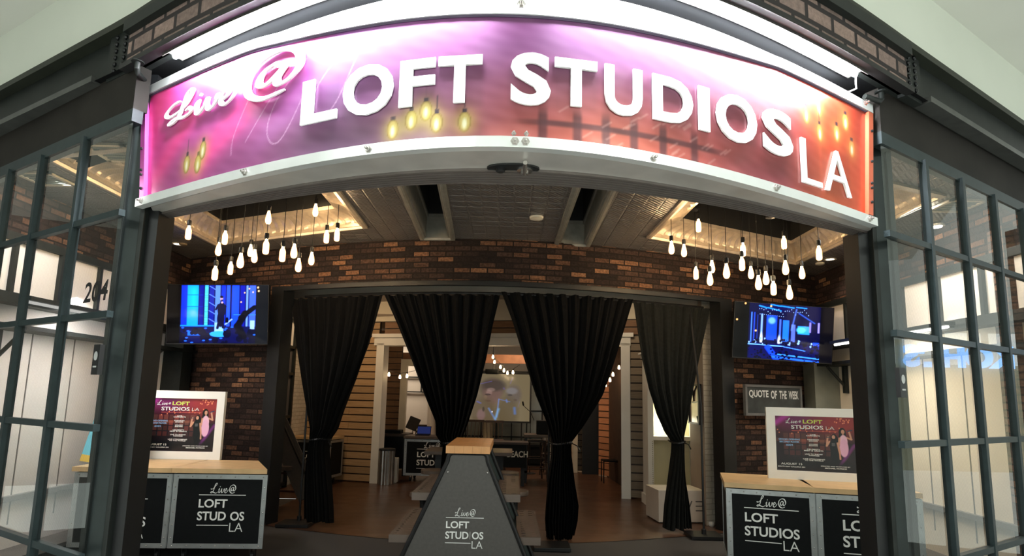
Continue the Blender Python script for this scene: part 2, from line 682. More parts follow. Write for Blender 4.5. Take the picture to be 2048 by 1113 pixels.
def text3(s, bold=0.0, ext=0.0):
    """vertices and faces of a string, cap height 1, x from 0 to its width"""
    key = (s, bold, ext)
    if key in _tc:
        return _tc[key]
    cu = bpy.data.curves.new('lettering', 'FONT')
    cu.body = s
    cu.size = 1.0
    cu.resolution_u = 4
    cu.offset = bold
    cu.extrude = ext
    o = bpy.data.objects.new('lettering', cu)
    COL.objects.link(o)
    dg = bpy.context.evaluated_depsgraph_get()
    dg.update()
    me = bpy.data.meshes.new_from_object(o.evaluated_get(dg))
    vs = np.array([v.co[:] for v in me.vertices])
    fs = [tuple(p.vertices) for p in me.polygons]
    bpy.data.objects.remove(o)
    bpy.data.curves.remove(cu)
    bpy.data.meshes.remove(me)
    lo, hi = vs.min(0), vs.max(0)
    vs[:, 0] = (vs[:, 0] - lo[0]) / (hi[0] - lo[0])
    vs[:, 1] = (vs[:, 1] - lo[1]) / (hi[1] - lo[1])
    _tc[key] = (vs, fs, (hi[0] - lo[0]) / (hi[1] - lo[1]))
    return _tc[key]


def fit(mb, s, x0, x1, z0, z1, fn, bold=0.0, ext=0.0, mi=0):
    """put a string in the box x0..x1, z0..z1 of a surface; fn(x, z, depth) gives the place"""
    vs, fs, asp = text3(s, bold, ext)
    mb.add([fn(x0 + a * (x1 - x0), z0 + b * (z1 - z0), c) for a, b, c in vs], fs, None, mi)


def cen(mb, s, xc, z0, h, fn, w=None, bold=0.0, mi=0, maxw=None):
    a = text3(s, bold)[2]
    w = w or a * h
    fit(mb, s, xc - w / 2, xc + w / 2, z0, z0 + h, fn, bold, 0, mi)


def spline(pts, n=7):
    out = []
    P = [pts[0]] + list(pts) + [pts[-1]]
    for i in range(1, len(P) - 2):
        p0, p1, p2, p3 = [np.array(p, float) for p in P[i - 1:i + 3]]
        for k in range(n):
            t = k / n
            out.append(.5 * ((2 * p1) + (-p0 + p2) * t + (2 * p0 - 5 * p1 + 4 * p2 - p3) * t * t + (-p0 + 3 * p1 - 3 * p2 + p3) * t ** 3))
    out.append(np.array(pts[-1], float))
    return out


SC_L = [(.51, .73), (.25, .68), (.03, .5), (0, .36), (.14, .27), (.4, .33), (.65, .48), (.85, .75), (.92, .95), (.84, 1), (.74, .9), (.6, .55), (.46, .2),
        (.3, .03), (.12, 0), (.15, .07), (.35, .13), (.6, .08), (.82, .15), (.88, .27), (.79, .35), (.68, .28)]
SC_L2 = [(.02, .46), (.10, .38), (.30, .46), (.60, .74), (.76, .94), (.70, 1.03), (.56, .90), (.44, .50), (.30, .12), (.12, -.01), (.02, .06), (.14, .13), (.42, .04), (.70, -.03), (.94, .12)]
SC_I = [(1.0, .30), (1.12, .46), (1.06, .2), (1.07, .04), (1.16, .03), (1.30, .22)]
SC_V = [(1.30, .22), (1.42, .46), (1.40, .25), (1.44, .04), (1.56, .07), (1.70, .28), (1.74, .46), (1.70, .36), (1.80, .33)]
SC_E = [(1.80, .20), (1.98, .26), (2.06, .39), (1.98, .47), (1.85, .33), (1.83, .10), (1.95, .01), (2.12, .12), (2.28, .36)]
SC_DOT = [(1.17, .62), (1.20, .66), (1.23, .70)]
SC_A1 = [(2.95, .55), (2.80, .60), (2.66, .46), (2.66, .27), (2.79, .24), (2.92, .42), (3.0, .58), (2.94, .34), (3.00, .22), (3.14, .30), (3.22, .52),
         (3.10, .78), (2.84, .86), (2.54, .70), (2.44, .40), (2.54, .10), (2.82, -.02), (3.14, .10)]


def script_mesh(mb, strokes, fn, wmin=.022, wmax=.10, ang=35, ext=0.0, ends=True):
    nb = np.array([math.cos(math.radians(ang)), math.sin(math.radians(ang))])
    for st in strokes:
        pts = spline(st)
        n = len(pts)
        vs = []
        for i, p in enumerate(pts):
            d = pts[min(i + 1, n - 1)] - pts[max(i - 1, 0)]
            d = d / (np.linalg.norm(d) + 1e-9)
            nn = np.array([-d[1], d[0]])
            w = wmin + (wmax - wmin) * abs(nn @ nb) ** 1.5
            if ends:
                w *= min(1, .35 + i / 4, .35 + (n - 1 - i) / 4)
            w *= .5
            for sg in (-1, 1):
                vs.append(p + nn * w * sg)
        V = [fn(a, b, ext) for a, b in vs] + ([fn(a, b, -ext) for a, b in vs] if ext else [])
        fs = [(2 * i, 2 * i + 1, 2 * i + 3, 2 * i + 2) for i in range(n - 1)]
        if ext:
            o = 2 * n
            fs += [(2 * i, 2 * i + 2, 2 * i + 2 + o, 2 * i + o) for i in range(n - 1)] + [(2 * i + 1, 2 * i + 1 + o, 2 * i + 3 + o, 2 * i + 3) for i in range(n - 1)]
            fs += [(0, o, o + 1, 1), (2 * n - 2, 2 * n - 1, 2 * n - 1 + o, 2 * n - 2 + o)]
        mb.add(V, fs)


def logo(mb, x0, w, z0, fn, skip_i=False, thin_i=False):
    """Live@ / LOFT / STUDIOS / LA; x0 left edge, w width, z0 height of the upper line"""
    def g(x, z, d=0):
        return fn(x0 + x * w, z0 + z * w, d)
    script_mesh(mb, [SC_L2, SC_I, SC_V, SC_E, SC_DOT, SC_A1], lambda a, b, c: g(.24 + a * .165, .045 + b * .2, c), .05, .12)
    def line(a, b, z, t=.008):
        mb.quad(g(a, z - t), g(b, z - t), g(b, z + t), g(a, z + t))
    line(0, 1, 0)
    fit(mb, 'LOFT', 0.01, .62, -.27, -.09, g, .022)
    if skip_i or thin_i:
        fit(mb, 'STUD', 0, .61, -.54, -.35, g, .022)
        fit(mb, 'OS', .70, 1, -.54, -.35, g, .022)
        if thin_i:
            mb.quad(g(.645, -.54), g(.653, -.54), g(.653, -.35), g(.645, -.35))
    else:
        fit(mb, 'STUDIOS', 0, 1, -.54, -.35, g, .022)
    line(0, .67, -.64)
    fit(mb, 'LA', .70, .985, -.77, -.585, g, -.008)


def paint(name, w, h, nx, ny, fn, mat, parent, place, world=False):
    """a flat picture of nx x ny coloured cells; fn(X, Z) with X, Z in 0..1 arrays (Z up) gives rgb; place(x, z) gives 3D"""
    X, Z = np.meshgrid(np.linspace(0, 1, nx + 1), np.linspace(0, 1, ny + 1))
    col = np.clip(fn(X.ravel(), Z.ravel()), 0, None)
    vs = [tuple(place(a, b)) for a, b in zip(X.ravel(), Z.ravel())]
    i = (np.arange(ny)[:, None] * (nx + 1) + np.arange(nx)[None, :]).ravel()
    fs = np.stack([i, i + 1, i + nx + 2, i + nx + 1], 1).tolist()
    me = bpy.data.meshes.new(name)
    off = Vector((0, 0, 0))
    if world and parent is not None:
        off = parent.location
    me.from_pydata([(a - off.x, b - off.y, c - off.z) for a, b, c in vs], [], fs)
    ca = me.color_attributes.new('paint', 'FLOAT_COLOR', 'POINT')
    rgba = np.ones((len(vs), 4), dtype=np.float32)
    rgba[:, :3] = col ** 2.2
    ca.data.foreach_set('color', rgba.ravel())
    me.materials.append(mat)
    me.update()
    o = bpy.data.objects.new(name, me)
    COL.objects.link(o)
    if parent is not None:
        o.parent = parent
    return o


def C(*c):
    return np.array(c, float) / 255


def ell(X, Z, cx, cz, rx, rz, rot=0, soft=.15):
    dx, dz = X - cx, Z - cz
    c, s = math.cos(rot), math.sin(rot)
    d = np.sqrt(((dx * c + dz * s) / rx) ** 2 + ((-dx * s + dz * c) / rz) ** 2)
    return np.clip((1 - d) / soft + .5, 0, 1)


def rect(X, Z, x0, x1, z0, z1, s=.006):
    return np.clip((X - x0) / s, 0, 1) * np.clip((x1 - X) / s, 0, 1) * np.clip((Z - z0) / s, 0, 1) * np.clip((z1 - Z) / s, 0, 1)


def over(img, m, c):
    return img * (1 - m[:, None]) + m[:, None] * np.asarray(c)


def seg(X, Z, a, b, w, asp=1.0, soft=.4):
    ax, az, bx, bz = a[0] * asp, a[1], b[0] * asp, b[1]
    px, pz = X * asp - ax, Z - az
    dx, dz = bx - ax, bz - az
    t = np.clip((px * dx + pz * dz) / (dx * dx + dz * dz), 0, 1)
    d = np.hypot(px - t * dx, pz - t * dz)
    return np.clip((w - d) / (w * soft) + .5, 0, 1)

# ================================================================ THE SETTING
mb = MB()
mb.quad((-7, -3, 0), (7, -3, 0), (7, 9.3, 0), (-7, 9.3, 0))
struct(mb, 'floor', M_CARPET)
mb = MB()      # timber boards start under the wide opening
pts = [BACK.pt(BACK.u(x), .006, .02) for x in np.linspace(-3.3, 3.1, 15)]
for a, b in zip(pts[:-1], pts[1:]):
    mb.quad((a.x, a.y, 0.006), (b.x, b.y, 0.006), (b.x, 21, 0.006), (a.x, 21, 0.006))
mb.quad((-6, 9.3, 0.004), (6, 9.3, 0.004), (6, 21, .004), (-6, 21, .004))
struct(mb, 'floor_wood', M_WOODF)

m = MB()
m.quad((-12, -12, .002), (12, -12, .002), (12, 2.6, .002), (-12, 2.6, .002))
struct(m, 'floor_mall', plain('pale_bounce_tile', (.74, .74, .70), .35, 0, .06, 2))  # unseen floor, added pale to bounce light up to the mall ceiling
m = MB()
m.quad((-11, -9, 0), (-11, 16, 0), (-11, 16, 4.6), (-11, -9, 4.6))
struct(m, 'wall_mall_blocker', plain('umber_blocker', (.16, .14, .12), .6, 0, .3, .6))  # unseen wall added to darken the reflections in the left glass
m = MB()
m.quad((-12, -4, 4.6), (-5.8, -4, 4.6), (-5.8, 16, 4.6), (-12, 16, 4.6)); m.quad((5.8, -4, 4.6), (12, -4, 4.6), (12, 5, 4.6), (5.8, 5, 4.6))
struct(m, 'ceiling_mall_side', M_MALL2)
# brick wall with the wide opening
OX0, OX1, OZ = -3.20, 2.98, 3.03
mb = slab(BACK, -4.75, OX0, 0, CEIL, .16, 8)
slab(BACK, OX1, 4.55, 0, CEIL, .16, 8, mb)
slab(BACK, OX0, OX1, OZ, CEIL, .16, 30, mb)
struct(mb, 'wall_back', M_BRICK)
fr = thing('trim_1', (0, 7, 0), kind='structure')
slab(BACK, OX0, OX0 + .19, 0, OZ, .20, 2).build('post', M_POSTIN, fr)
slab(BACK, OX1 - .19, OX1, 0, OZ, .20, 2).build('post', M_POSTIN, fr)
slab(BACK, OX0, OX1, OZ - .055, OZ + .01, .06, 30).build('lintel', M_POSTIN, fr)

# side walls: brick above, white window band, dark ledge, white boards below
M_SIDEL = plain('white_display_board', (.80, .76, .72), .55, 0, .03, 2)
M_SIDER = plain('beige_lit_board', (.82, .74, .62), .55, 0, .03, 2)  # white boards again, with beige light put into the colour
for sgn, X, y0, y1, nm, msd, mfr in ((-1, XL, 4.74, 8.35, 'left', M_SIDEL, M_BLACK), (1, XR, 4.80, 8.45, 'right', M_SIDER, M_BLACK)):
    mb = MB()
    zb = 3.04
    def face(z0, z1, th, mbb, ya=y0, yb=y1):
        mbb.quad((X, ya, z0), (X, yb, z0), (X, yb, z1), (X, ya, z1), [(ya, z0), (yb, z0), (yb, z1), (ya, z1)])
        mbb.quad((X + sgn * th, ya, z0), (X + sgn * th, yb, z0), (X + sgn * th, yb, z1), (X + sgn * th, ya, z1))
        mbb.quad((X, ya, z0), (X, yb, z0), (X + sgn * th, yb, z0), (X + sgn * th, ya, z0))
        mbb.quad((X, ya, z1), (X, yb, z1), (X + sgn * th, yb, z1), (X + sgn * th, ya, z1))
    face(zb, CEIL + .3, .2, mb)
    struct(mb, 'wall_%s_brick' % nm, M_BRICK)
    mb = MB()
    face(0, zb, .2, mb)
    struct(mb, 'wall_%s' % nm, msd)
    # window band
    w = thing('window_3' if sgn < 0 else 'window_4', (X, 6, 2.76), kind='structure')
    f = MB()
    xi, xo = X - sgn * .05, X
    lo, hi = min(xi, xo), max(xi, xo)
    f.box((lo, y0, 3.0), (hi, y1, 3.08))
    f.box((lo, y0, 2.44), (hi, y1, 2.52))
    yy = y1 - .28
    k = 0
    while yy > y0:
        f.box((lo, yy - .02, 2.52), (hi, yy + .02, 3.0))
        yy -= .56
        k += 1
    f.build('window_frame', mfr, w)
    g = MB()
    g.box((min(X - sgn * .01, X), y0, 2.52), (max(X - sgn * .01, X), y1, 3.0))
    g.build('frosted_glass', M_GLASSW, w)
    # ledge and brackets
    led = thing('trim_2' if sgn < 0 else 'trim_3', (X, 6, 2.25), kind='structure')
    l1 = MB()
    l1.box((min(X, X - sgn * .16), y0, 2.40), (max(X, X - sgn * .16), y1, 2.45))
    l1.box((min(X, X - sgn * .30), y0, 2.16), (max(X, X - sgn * .30), y1, 2.20))
    l1.build('ledge', M_BLACK, led)
    for yb in ((5.2, 7.3) if sgn < 0 else (7.7,)):
        bkt = MB()
        x_ = X - sgn * .01
        bkt.tube([(x_ - sgn * .26, yb, 2.15), (x_, yb, 1.85)], .018, 6)
        bkt.box((min(x_, x_ - sgn * .05), yb - .03, 1.8), (max(x_, x_ - sgn * .05), yb + .03, 2.16))
        bkt.build('bracket', M_BLACK, led)
    # board joints and base rail
    j = MB()
    yy = y1 - .52
    while yy > y0:
        j.box((min(X - sgn * .004, X), yy - .006, .36), (max(X - sgn * .004, X), yy + .006, 2.16))
        yy -= .55
    j.box((min(X, X - sgn * .05), y0, .58), (max(X, X - sgn * .05), y1, .63))
    j.box((min(X, X - sgn * .34), y0, .10), (max(X, X - sgn * .34), y1, .14))
    j.build('joints', plain('grey_joint', (.16, .15, .14), .6), led)
# dark columns in the corners
mb = MB(); mb.box((XL, 7.78, 0), (XL + .26, 8.02, 2.42)); struct(mb, 'trim_4', M_BLACK)
mb = MB(); mb.box((XR - .34, 7.90, 0), (XR, 8.2, 2.20)); struct(mb, 'trim_5', plain('sage_paint', (.16, .17, .14), .6))
# brick pier at the far right beyond the glass
mb = MB()
mb.quad((4.44, 5.06, 0), (5.02, 4.64, 0), (5.02, 4.64, 3.3), (4.44, 5.06, 3.3), [(0, 0), (.82, 0), (.82, 3.3), (0, 3.3)])
mb.quad((4.44, 5.06, 0), (4.44, 5.06, 3.3), (4.50, 5.3, 3.3), (4.50, 5.3, 0), [(0, 0), (0, 3.3), (.2, 3.3), (.2, 0)])
struct(mb, 'wall_pier', brick_mat('pale_red_brick', [(0, (.10, .07, .06)), (.5, (.2, .12, .09)), (1, (.34, .2, .14))], (.06, .05, .045)))

# ceiling of the front room with two coffers and two dark slots
cofL = [(-3.86, 4.55), (-1.66, 4.0), (-1.72, 6.34), (-3.86, 7.26)]
cofR = [(1.66, 4.1), (3.84, 5.0), (3.84, 7.62), (1.60, 6.50)]
sltL = [(-.98, 3.9), (-.62, 3.9), (-.76, 6.76), (-1.09, 6.78)]
sltR = [(.58, 3.9), (.86, 3.9), (.90, 6.92), (.55, 6.92)]
bm = bmesh.new()
outer = [(-4.72, 4.9), (-3.5, 4.2), (-2.35, 3.58), (-1.0, 3.0), (0, 2.85), (1.0, 3.0), (2.35, 3.62), (3.5, 4.25), (4.52, 4.9), (4.52, 9.0), (-4.72, 9.0)]
edges = []
for poly in (outer, cofL, cofR, sltL, sltR):
    vs = [bm.verts.new((x, y, CEIL)) for x, y in poly]
    for i in range(len(vs)):
        edges.append(bm.edges.new((vs[i], vs[(i + 1) % len(vs)])))
bmesh.ops.triangle_fill(bm, edges=edges, use_beauty=True)
# fill can bridge a hole: drop faces whose centre lies in one


def inside(p, poly):
    c = False
    for i in range(len(poly)):
        (x1, y1), (x2, y2) = poly[i], poly[i - 1]
        if (y1 > p[1]) != (y2 > p[1]) and p[0] < (x2 - x1) * (p[1] - y1) / (y2 - y1) + x1:
            c = not c
    return c


bad = [f for f in bm.faces if any(inside(f.calc_center_median(), q) for q in (cofL, cofR, sltL, sltR))]
bmesh.ops.delete(bm, geom=bad, context='FACES')
me = bpy.data.meshes.new('ceiling')
bm.to_mesh(me)
bm.free()
me.materials.append(M_TIN)
ceil = bpy.data.objects.new('ceiling', me)
COL.objects.link(ceil)
ceil['kind'] = 'structure'


def inset(poly, d):
    n = len(poly)
    cx = sum(p[0] for p in poly) / n
    cy = sum(p[1] for p in poly) / n
    out = []
    for i in range(n):
        p0, p1, p2 = Vector(poly[i - 1]), Vector(poly[i]), Vector(poly[(i + 1) % n])
        e1, e2 = (p1 - p0).normalized(), (p2 - p1).normalized()
        n1, n2 = Vector((-e1.y, e1.x)), Vector((-e2.y, e2.x))
        b = (n1 + n2).normalized()
        out.append(tuple(p1 + b * d / max(.3, b.dot(n1))))
    return out


def coffer(poly, nm, w=.30, h=.24, ribs=True, mat=None, top=.34):
    mb = MB()
    prof = [(-.05, -.001), (-.05, -.025), (-.02, -.035), (.0, -.035), (.01, -.01), (.03, -.01), (.03, .03)]
    for k in range(9):
        a = math.pi / 2 * k / 8
        prof.append((.03 + (w - .05) * (1 - math.cos(a)), .03 + (h - .05) * math.sin(a)))
    prof += [(w, h - .02), (w, h + .02)]
    loops = [[(x, y, CEIL + z) for x, y in inset(poly, d)] for d, z in prof]
    n = len(poly)
    # each side is divided so that ribs can swell
    for s in range(n):
        a0, b0 = Vector(loops[0][s]), Vector(loops[0][(s + 1) % n])
        L = (b0 - a0).length
        seg_ = max(8, int(L / .045)) if ribs else 2
        rows = []
        for li, lp in enumerate(loops):
            a, b = Vector(lp[s]), Vector(lp[(s + 1) % n])
            e = (b - a).normalized()
            inn = Vector((-e.y, e.x, 0))
            r = []
            for q in range(seg_ + 1):
                p = a.lerp(b, q / seg_)
                if ribs and 6 < li < len(loops) - 3 and 0 < q < seg_:
                    p += (inn * .5 + Vector((0, 0, -.5))) * (.030 if q % 3 == 1 else -.006)
                r.append(p)
            rows.append(r)
        for li in range(len(rows) - 1):
            for q in range(seg_):
                mb.quad(rows[li][q], rows[li][q + 1], rows[li + 1][q + 1], rows[li + 1][q])
    o = mb.build(nm, mat or M_COVE, smooth=True)
    o['kind'] = 'structure'
    t = MB()
    i1 = inset(poly, w - .001)
    base = [(x, y, CEIL + h + .0) for x, y in i1]
    up = [(x, y, CEIL + (.45 if ribs else top + .3)) for x, y in i1]
    for k in range(n):
        t.quad(base[k], base[(k + 1) % n], up[(k + 1) % n], up[k])
    t.add(up, [tuple(range(n))])
    o = t.build(nm + '_recess', M_DKCEIL)
    o['kind'] = 'structure'
    return i1


M_COVG = plain('grey_cove', (.24, .23, .20), .5, .3, .15, 10)
inL = coffer(cofL, 'trim_6', .28, .15)
inR = coffer(cofR, 'trim_7', .28, .15)
coffer(sltL, 'trim_8', .05, .26, False, M_COVG, .9)
coffer(sltR, 'trim_9', .05, .26, False, M_COVG, .9)

# roof over everything so that only lamps and the shop front light the inside
mb = MB()
mb.box((-5.6, 2.9, 4.75), (5.6, 21.2, 4.8))
struct(mb, 'ceiling_roof', M_DKCEIL)
# wall over the opening, behind the sign: hollow header box
hd = thing('header_box', (0, 3, 2.72), kind='structure')
mb = MB()
N = 40
fa = [SIGN.pt(SIGN.u(x), 2.735, -.03) for x in np.linspace(-2.2, 2.2, N + 1)]
fb = [HEADB.pt(HEADB.u(x), 2.735, 0) for x in np.linspace(-2.3, 2.3, N + 1)]
for i in range(N):
    m0, m1 = fa[i].lerp(fb[i], .52), fa[i + 1].lerp(fb[i + 1], .52)
    mb.quad(fa[i], fa[i + 1], m1, m0)
    mb.quad(fa[i], fa[i + 1], fa[i + 1] + Vector((0, 0, .8)), fa[i] + Vector((0, 0, .8)))
mb.build('underside', M_ALUD, hd)
mb = MB()
for i in range(N):
    m0, m1 = fa[i].lerp(fb[i], .52), fa[i + 1].lerp(fb[i + 1], .52)
    d = Vector((0, 0, .012))
    for k in range(6):
        t0, t1 = .01 + k / 6, .11 + k / 6
        mb.quad(m0.lerp(fb[i], t0) - d, m1.lerp(fb[i + 1], t0) - d, m1.lerp(fb[i + 1], t1) - d, m0.lerp(fb[i], t1) - d)
        mb.quad(m0.lerp(fb[i], t1) - d, m1.lerp(fb[i + 1], t1) - d, m1.lerp(fb[i + 1], t1) + d, m0.lerp(fb[i], t1) + d)
        mb.quad(m0.lerp(fb[i], t0) - d, m1.lerp(fb[i + 1], t0) - d, m1.lerp(fb[i + 1], t0) + d, m0.lerp(fb[i], t0) + d)
    mb.quad(fb[i], fb[i + 1], fb[i + 1] + Vector((0, 0, .85)), fb[i] + Vector((0, 0, .85)))
    mb.quad(m0 + d, m1 + d, fb[i + 1] + d, fb[i] + d)
mb.build('slotted_grille', plain('taupe_grille', (.16, .14, .13), .5, .5, .1, 8), hd)
# ---------------------------------------------------------------- steel posts beside the opening
def post(nm, xs, xm, xin, y, s):
    """xs outer edge, xm where the steel face turns black, xin edge of the opening"""
    p = thing(nm, (xs, y, 0), kind='structure')
    b = lambda a, c: (min(a, c), max(a, c))
    m = MB()
    a, c = b(xs, xm)
    m.box((a, y, 0), (c, y + .14, 3.34), None, 0, .004)
    m.build('steel_face', M_POST, p)
    m = MB()
    m.box((a - .01, y - .01, 3.30), (c + .01, y + .16, 3.60))
    m.build('post_head', M_POSTIN, p)
    m = MB()
    a, c = b(xm, xin)
    m.box((a, y + .035, 0), (c, y + .20, 2.74))
    m.build('jamb', M_POSTIN, p)
    m = MB()
    a, c = b(xm - .004 * s, xm + .022 * s)
    m.box((a, y - .012, 0), (c, y + .10, 3.32), None, 0, .004)
    m.build('edge_strip', M_BLACK, p)
    m = MB()
    a, c = b(xs - .012 * s, xs + .02 * s)
    m.box((a, y - .02, 0), (c, y + .10, 3.32), None, 0, .004)
    m.build('outer_strip', M_BLACK, p)
    return p


post('trim_10', -2.37, -2.255, -2.175, 3.37, 1)
post('trim_11', 2.36, 2.25, 2.165, 3.47, -1)


# ---------------------------------------------------------------- side windows
def win(nm, pl, xa, xb, verts, xlab):
    w = thing(nm, (xa, pl.f(xa), 0), kind='structure')
    ZR = [.10, .74, 1.43, 2.07, 2.67, 3.26]
    m = MB()
    slab(pl, xa, xb, 3.24, 3.32, .06, 1, m)
    slab(pl, xa, xb, .02, .12, .06, 1, m)
    m.build('window_frame', M_MUNT, w)
    m = MB()
    for z in ZR[1:-1]:
        slab(Plan(lambda x: pl.f(x) - .015, -6.5, 6.5), xa, xb, z - .019, z + .019, .035, 1, m)
    for x in verts:
        slab(Plan(lambda x: pl.f(x) - .02, -6.5, 6.5), x - .016, x + .016, .1, 3.26, .045, 1, m)
    m.build('muntins', M_MUNT, w)
    g = MB()
    ua, ub = pl.u(xa), pl.u(xb)
    g.quad(pl.pt(ua, .1, -.01), pl.pt(ub, .1, -.01), pl.pt(ub, 3.26, -.01), pl.pt(ua, 3.26, -.01), [(ua, .1), (ub, .1), (ub, 3.26), (ua, 3.26)])
    g.build('wired_glass', M_WGLASS, w)
    # dark wall between glass head and soffit
    m = MB()
    slab(pl, xa, xb, 3.32, 3.62, .08, 1, m)
    m.build('head_panel', M_SOFF, w)
    return w


w1 = win('window_1', GL, -5.7, -2.30, [-2.80, -3.33, -3.80, -4.3, -4.8, -5.3], 'left')
w2 = win('window_2', GR, 2.24, 5.6, [2.71, 3.18, 3.66, 4.14, 4.62, 5.1], 'right')
# the house number on the left glass
m = MB()
u0, z0 = GL.hit(163, 607)
u1, z1 = GL.hit(213, 577)
fit(m, '204', u0, u1, z0, z0 + .125, lambda u, z, d: GL.pt(u + (z - z0) * .10, z, -.006 + d), .02)
m.build('house_number', M_POSTIN, w1)
# small door sensors with stickers on the posts
for (px, py, pl, lab, nm) in ((199, 720, GL, 'black plate with white round sticker fixed to the left steel post', 'l'), (1799, 766, GR, 'black plate with white round sticker fixed to the right steel post', 'r')):
    u, z = pl.hit(px, py)
    x, y = pl.at(u)
    t = thing('sticker_plate', tuple(pl.pt(u, z, .0)), lab, 'door sign')
    m = MB()
    hw, hh = .035, .085
    def pp(a, b, d, u=u, z=z, pl=pl):
        return pl.pt(u + a, z + b, d)
    m.add([pp(-hw, -hh, .02), pp(hw, -hh, .02), pp(hw, hh, .02), pp(-hw, hh, .02), pp(-hw, -hh, -.005), pp(hw, -hh, -.005), pp(hw, hh, -.005), pp(-hw, hh, -.005)],
          [(0, 1, 2, 3), (4, 7, 6, 5), (0, 4, 5, 1), (1, 5, 6, 2), (2, 6, 7, 3), (3, 7, 4, 0)])
    m.build('plate', M_POSTIN, t)
    m = MB()
    ring = [pp(.022 * math.cos(a), .02 + .026 * math.sin(a), .0215) for a in np.linspace(0, 2 * math.pi, 20, endpoint=False)]
    m.add(ring, [tuple(range(20))])
    m.build('sticker', plain('grey_sticker', (.35, .36, .36), .5), t)
    m = MB(); m.quad(pp(-.02, -.045, .0215), pp(.02, -.045, .0215), pp(.02, -.036, .0215), pp(-.02, -.036, .0215)); m.build('sticker_bar', plain('grey_sticker', (.35, .36, .36), .5), t)

# ---------------------------------------------------------------- facade beam, brick band, soffit
SOF = 3.60
bmth = thing('steel_beam', (0, FACADE.f(0), SOF), 'long dark riveted steel beam running above the brick band and both windows', 'beam')
SHF = Plan(lambda x: FACADE.f(x) + .06, -6.5, 6.5)
m = slab(SHF, -5.8, 5.8, SOF, 3.99, .05, 50)
m.build('web', M_BLACK, bmth)
m = slab(Plan(lambda x: FACADE.f(x) - .02, -6.5, 6.5), -5.8, 5.8, 3.885, 3.93, .2, 50)
m.build('top_flange', plain('olive_black_steel', (.020, .024, .016), .5, .2, .2, 6), bmth)
for a, b in ((-5.8, -2.72), (2.66, 5.8)):
    slab(Plan(lambda x: FACADE.f(x) - .02, -6.5, 6.5), a, b, SOF - .01, SOF + .03, .1, 12).build('bottom_flange', plain('scuffed_steel_edge', (.10, .105, .10), .42, .6, .2, 8), bmth)
for xa, xb in ((-2.62, -2.40), (2.44, 2.62)):
    slab(Plan(lambda x: FACADE.f(x) + .03, -6.5, 6.5), xa, xb, SOF - .02, 3.95, .05, 2).build('splice_plate', M_BLACK, bmth)
    rv = MB()
    ua, ub = FACADE.u(xa), FACADE.u(xb)
    for i in range(6):
        for j in range(2):
            c = FACADE.pt(ua + (ub - ua) * (.3 + .4 * j), SOF + .03 + i * .045 + j * .02, -.03)
            n = FACADE.nrm(ua)[1]
            rv.lathe([(.016, 0), (.016, .012), (.008, .018), (0.001, .019)], (0, 0, 0), 8, Matrix.Translation(c) @ n.to_track_quat('Z', 'Y').to_matrix().to_4x4())
    rv.build('rivets', plain('rivet_black', (.010, .011, .012), .35, .5, .1, 9), bmth)
m = slab(Plan(lambda x: FACADE.f(x) + .01, -6.5, 6.5), -2.40, 2.44, SOF, 3.82, .06, 50)
struct(m, 'wall_front', M_BRICKP)
m = slab(Plan(lambda x: FACADE.f(x) - .035, -6.5, 6.5), -2.42, 2.46, 3.815, 3.89, .12, 50)
struct(m, 'trim_12', M_BLACK)
m = slab(Plan(lambda x: FACADE.f(x) - .03, -6.5, 6.5), -2.42, 2.46, SOF - .03, SOF + .004, .05, 50)
struct(m, 'trim_13', M_CHAR)
# soffit between the beam and sign / glass
m = MB()
xs = np.linspace(-5.8, 5.8, 60)
for a, b in zip(xs[:-1], xs[1:]):
    pa, pb = FACADE.pt(FACADE.u(a), SOF + .002, .0), FACADE.pt(FACADE.u(b), SOF + .002, .0)
    m.quad(pa, pb, (pb.x, pb.y + .85, SOF + .002), (pa.x, pa.y + .85, SOF + .002))
struct(m, 'ceiling_soffit', plain('matt_black_soffit', (.0022, .0026, .0032), .8, 0, .2, 3, 0, .15))
# mall bulkhead and mall ceiling over the shop front
m = MB()
cx = [(-5.8, FACADE.f(-5.8) + .2), (-4.05, FACADE.f(-4.05) + .2), (0, FACADE.f(0) + .2), (4.05, FACADE.f(4.05) + .2), (5.8, FACADE.f(5.8) + .2)]
ed = [(-6.2, 5.55), (-4.39, 4.51), (-3.0, 3.75), (-2.0, 3.3), (0, 2.7), (1.6, 3.1), (2.88, 3.85), (4.59, 4.85), (6.2, 5.8)]
for a, b in zip(xs[:-1], xs[1:]):
    pa, pb = FACADE.pt(FACADE.u(a), 4.0, -.12), FACADE.pt(FACADE.u(b), 4.0, -.12)
    m.quad(pa, pb, (pb.x, pb.y, 4.6), (pa.x, pa.y, 4.6))
struct(m, 'wall_mall', M_MALL)
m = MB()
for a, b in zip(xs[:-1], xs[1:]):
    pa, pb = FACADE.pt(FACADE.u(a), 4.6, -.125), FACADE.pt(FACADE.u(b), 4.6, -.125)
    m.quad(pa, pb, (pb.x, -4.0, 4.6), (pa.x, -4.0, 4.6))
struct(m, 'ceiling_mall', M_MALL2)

# ================================================================ THE SIGN
LBL_SIGN = 'wide curved metal shop sign with large silver letters on pink to orange airbrushed panel'
sg = thing('shop_sign', (0, 2.4, 2.75), LBL_SIGN, 'sign')


def ends(z):
    k = (z - 2.75) / .75
    return -2.445 - .13 * k, 2.315 + .09 * k


def ztop(u):
    return 3.375 + .075 * min(1, (abs(u) / 1.5) ** 2) + (.02 if u < 0 else -.01) * min(1, abs(u) / 2.4)


def S(u, z, d=0.0):
    return SIGN.pt(u, z, d)


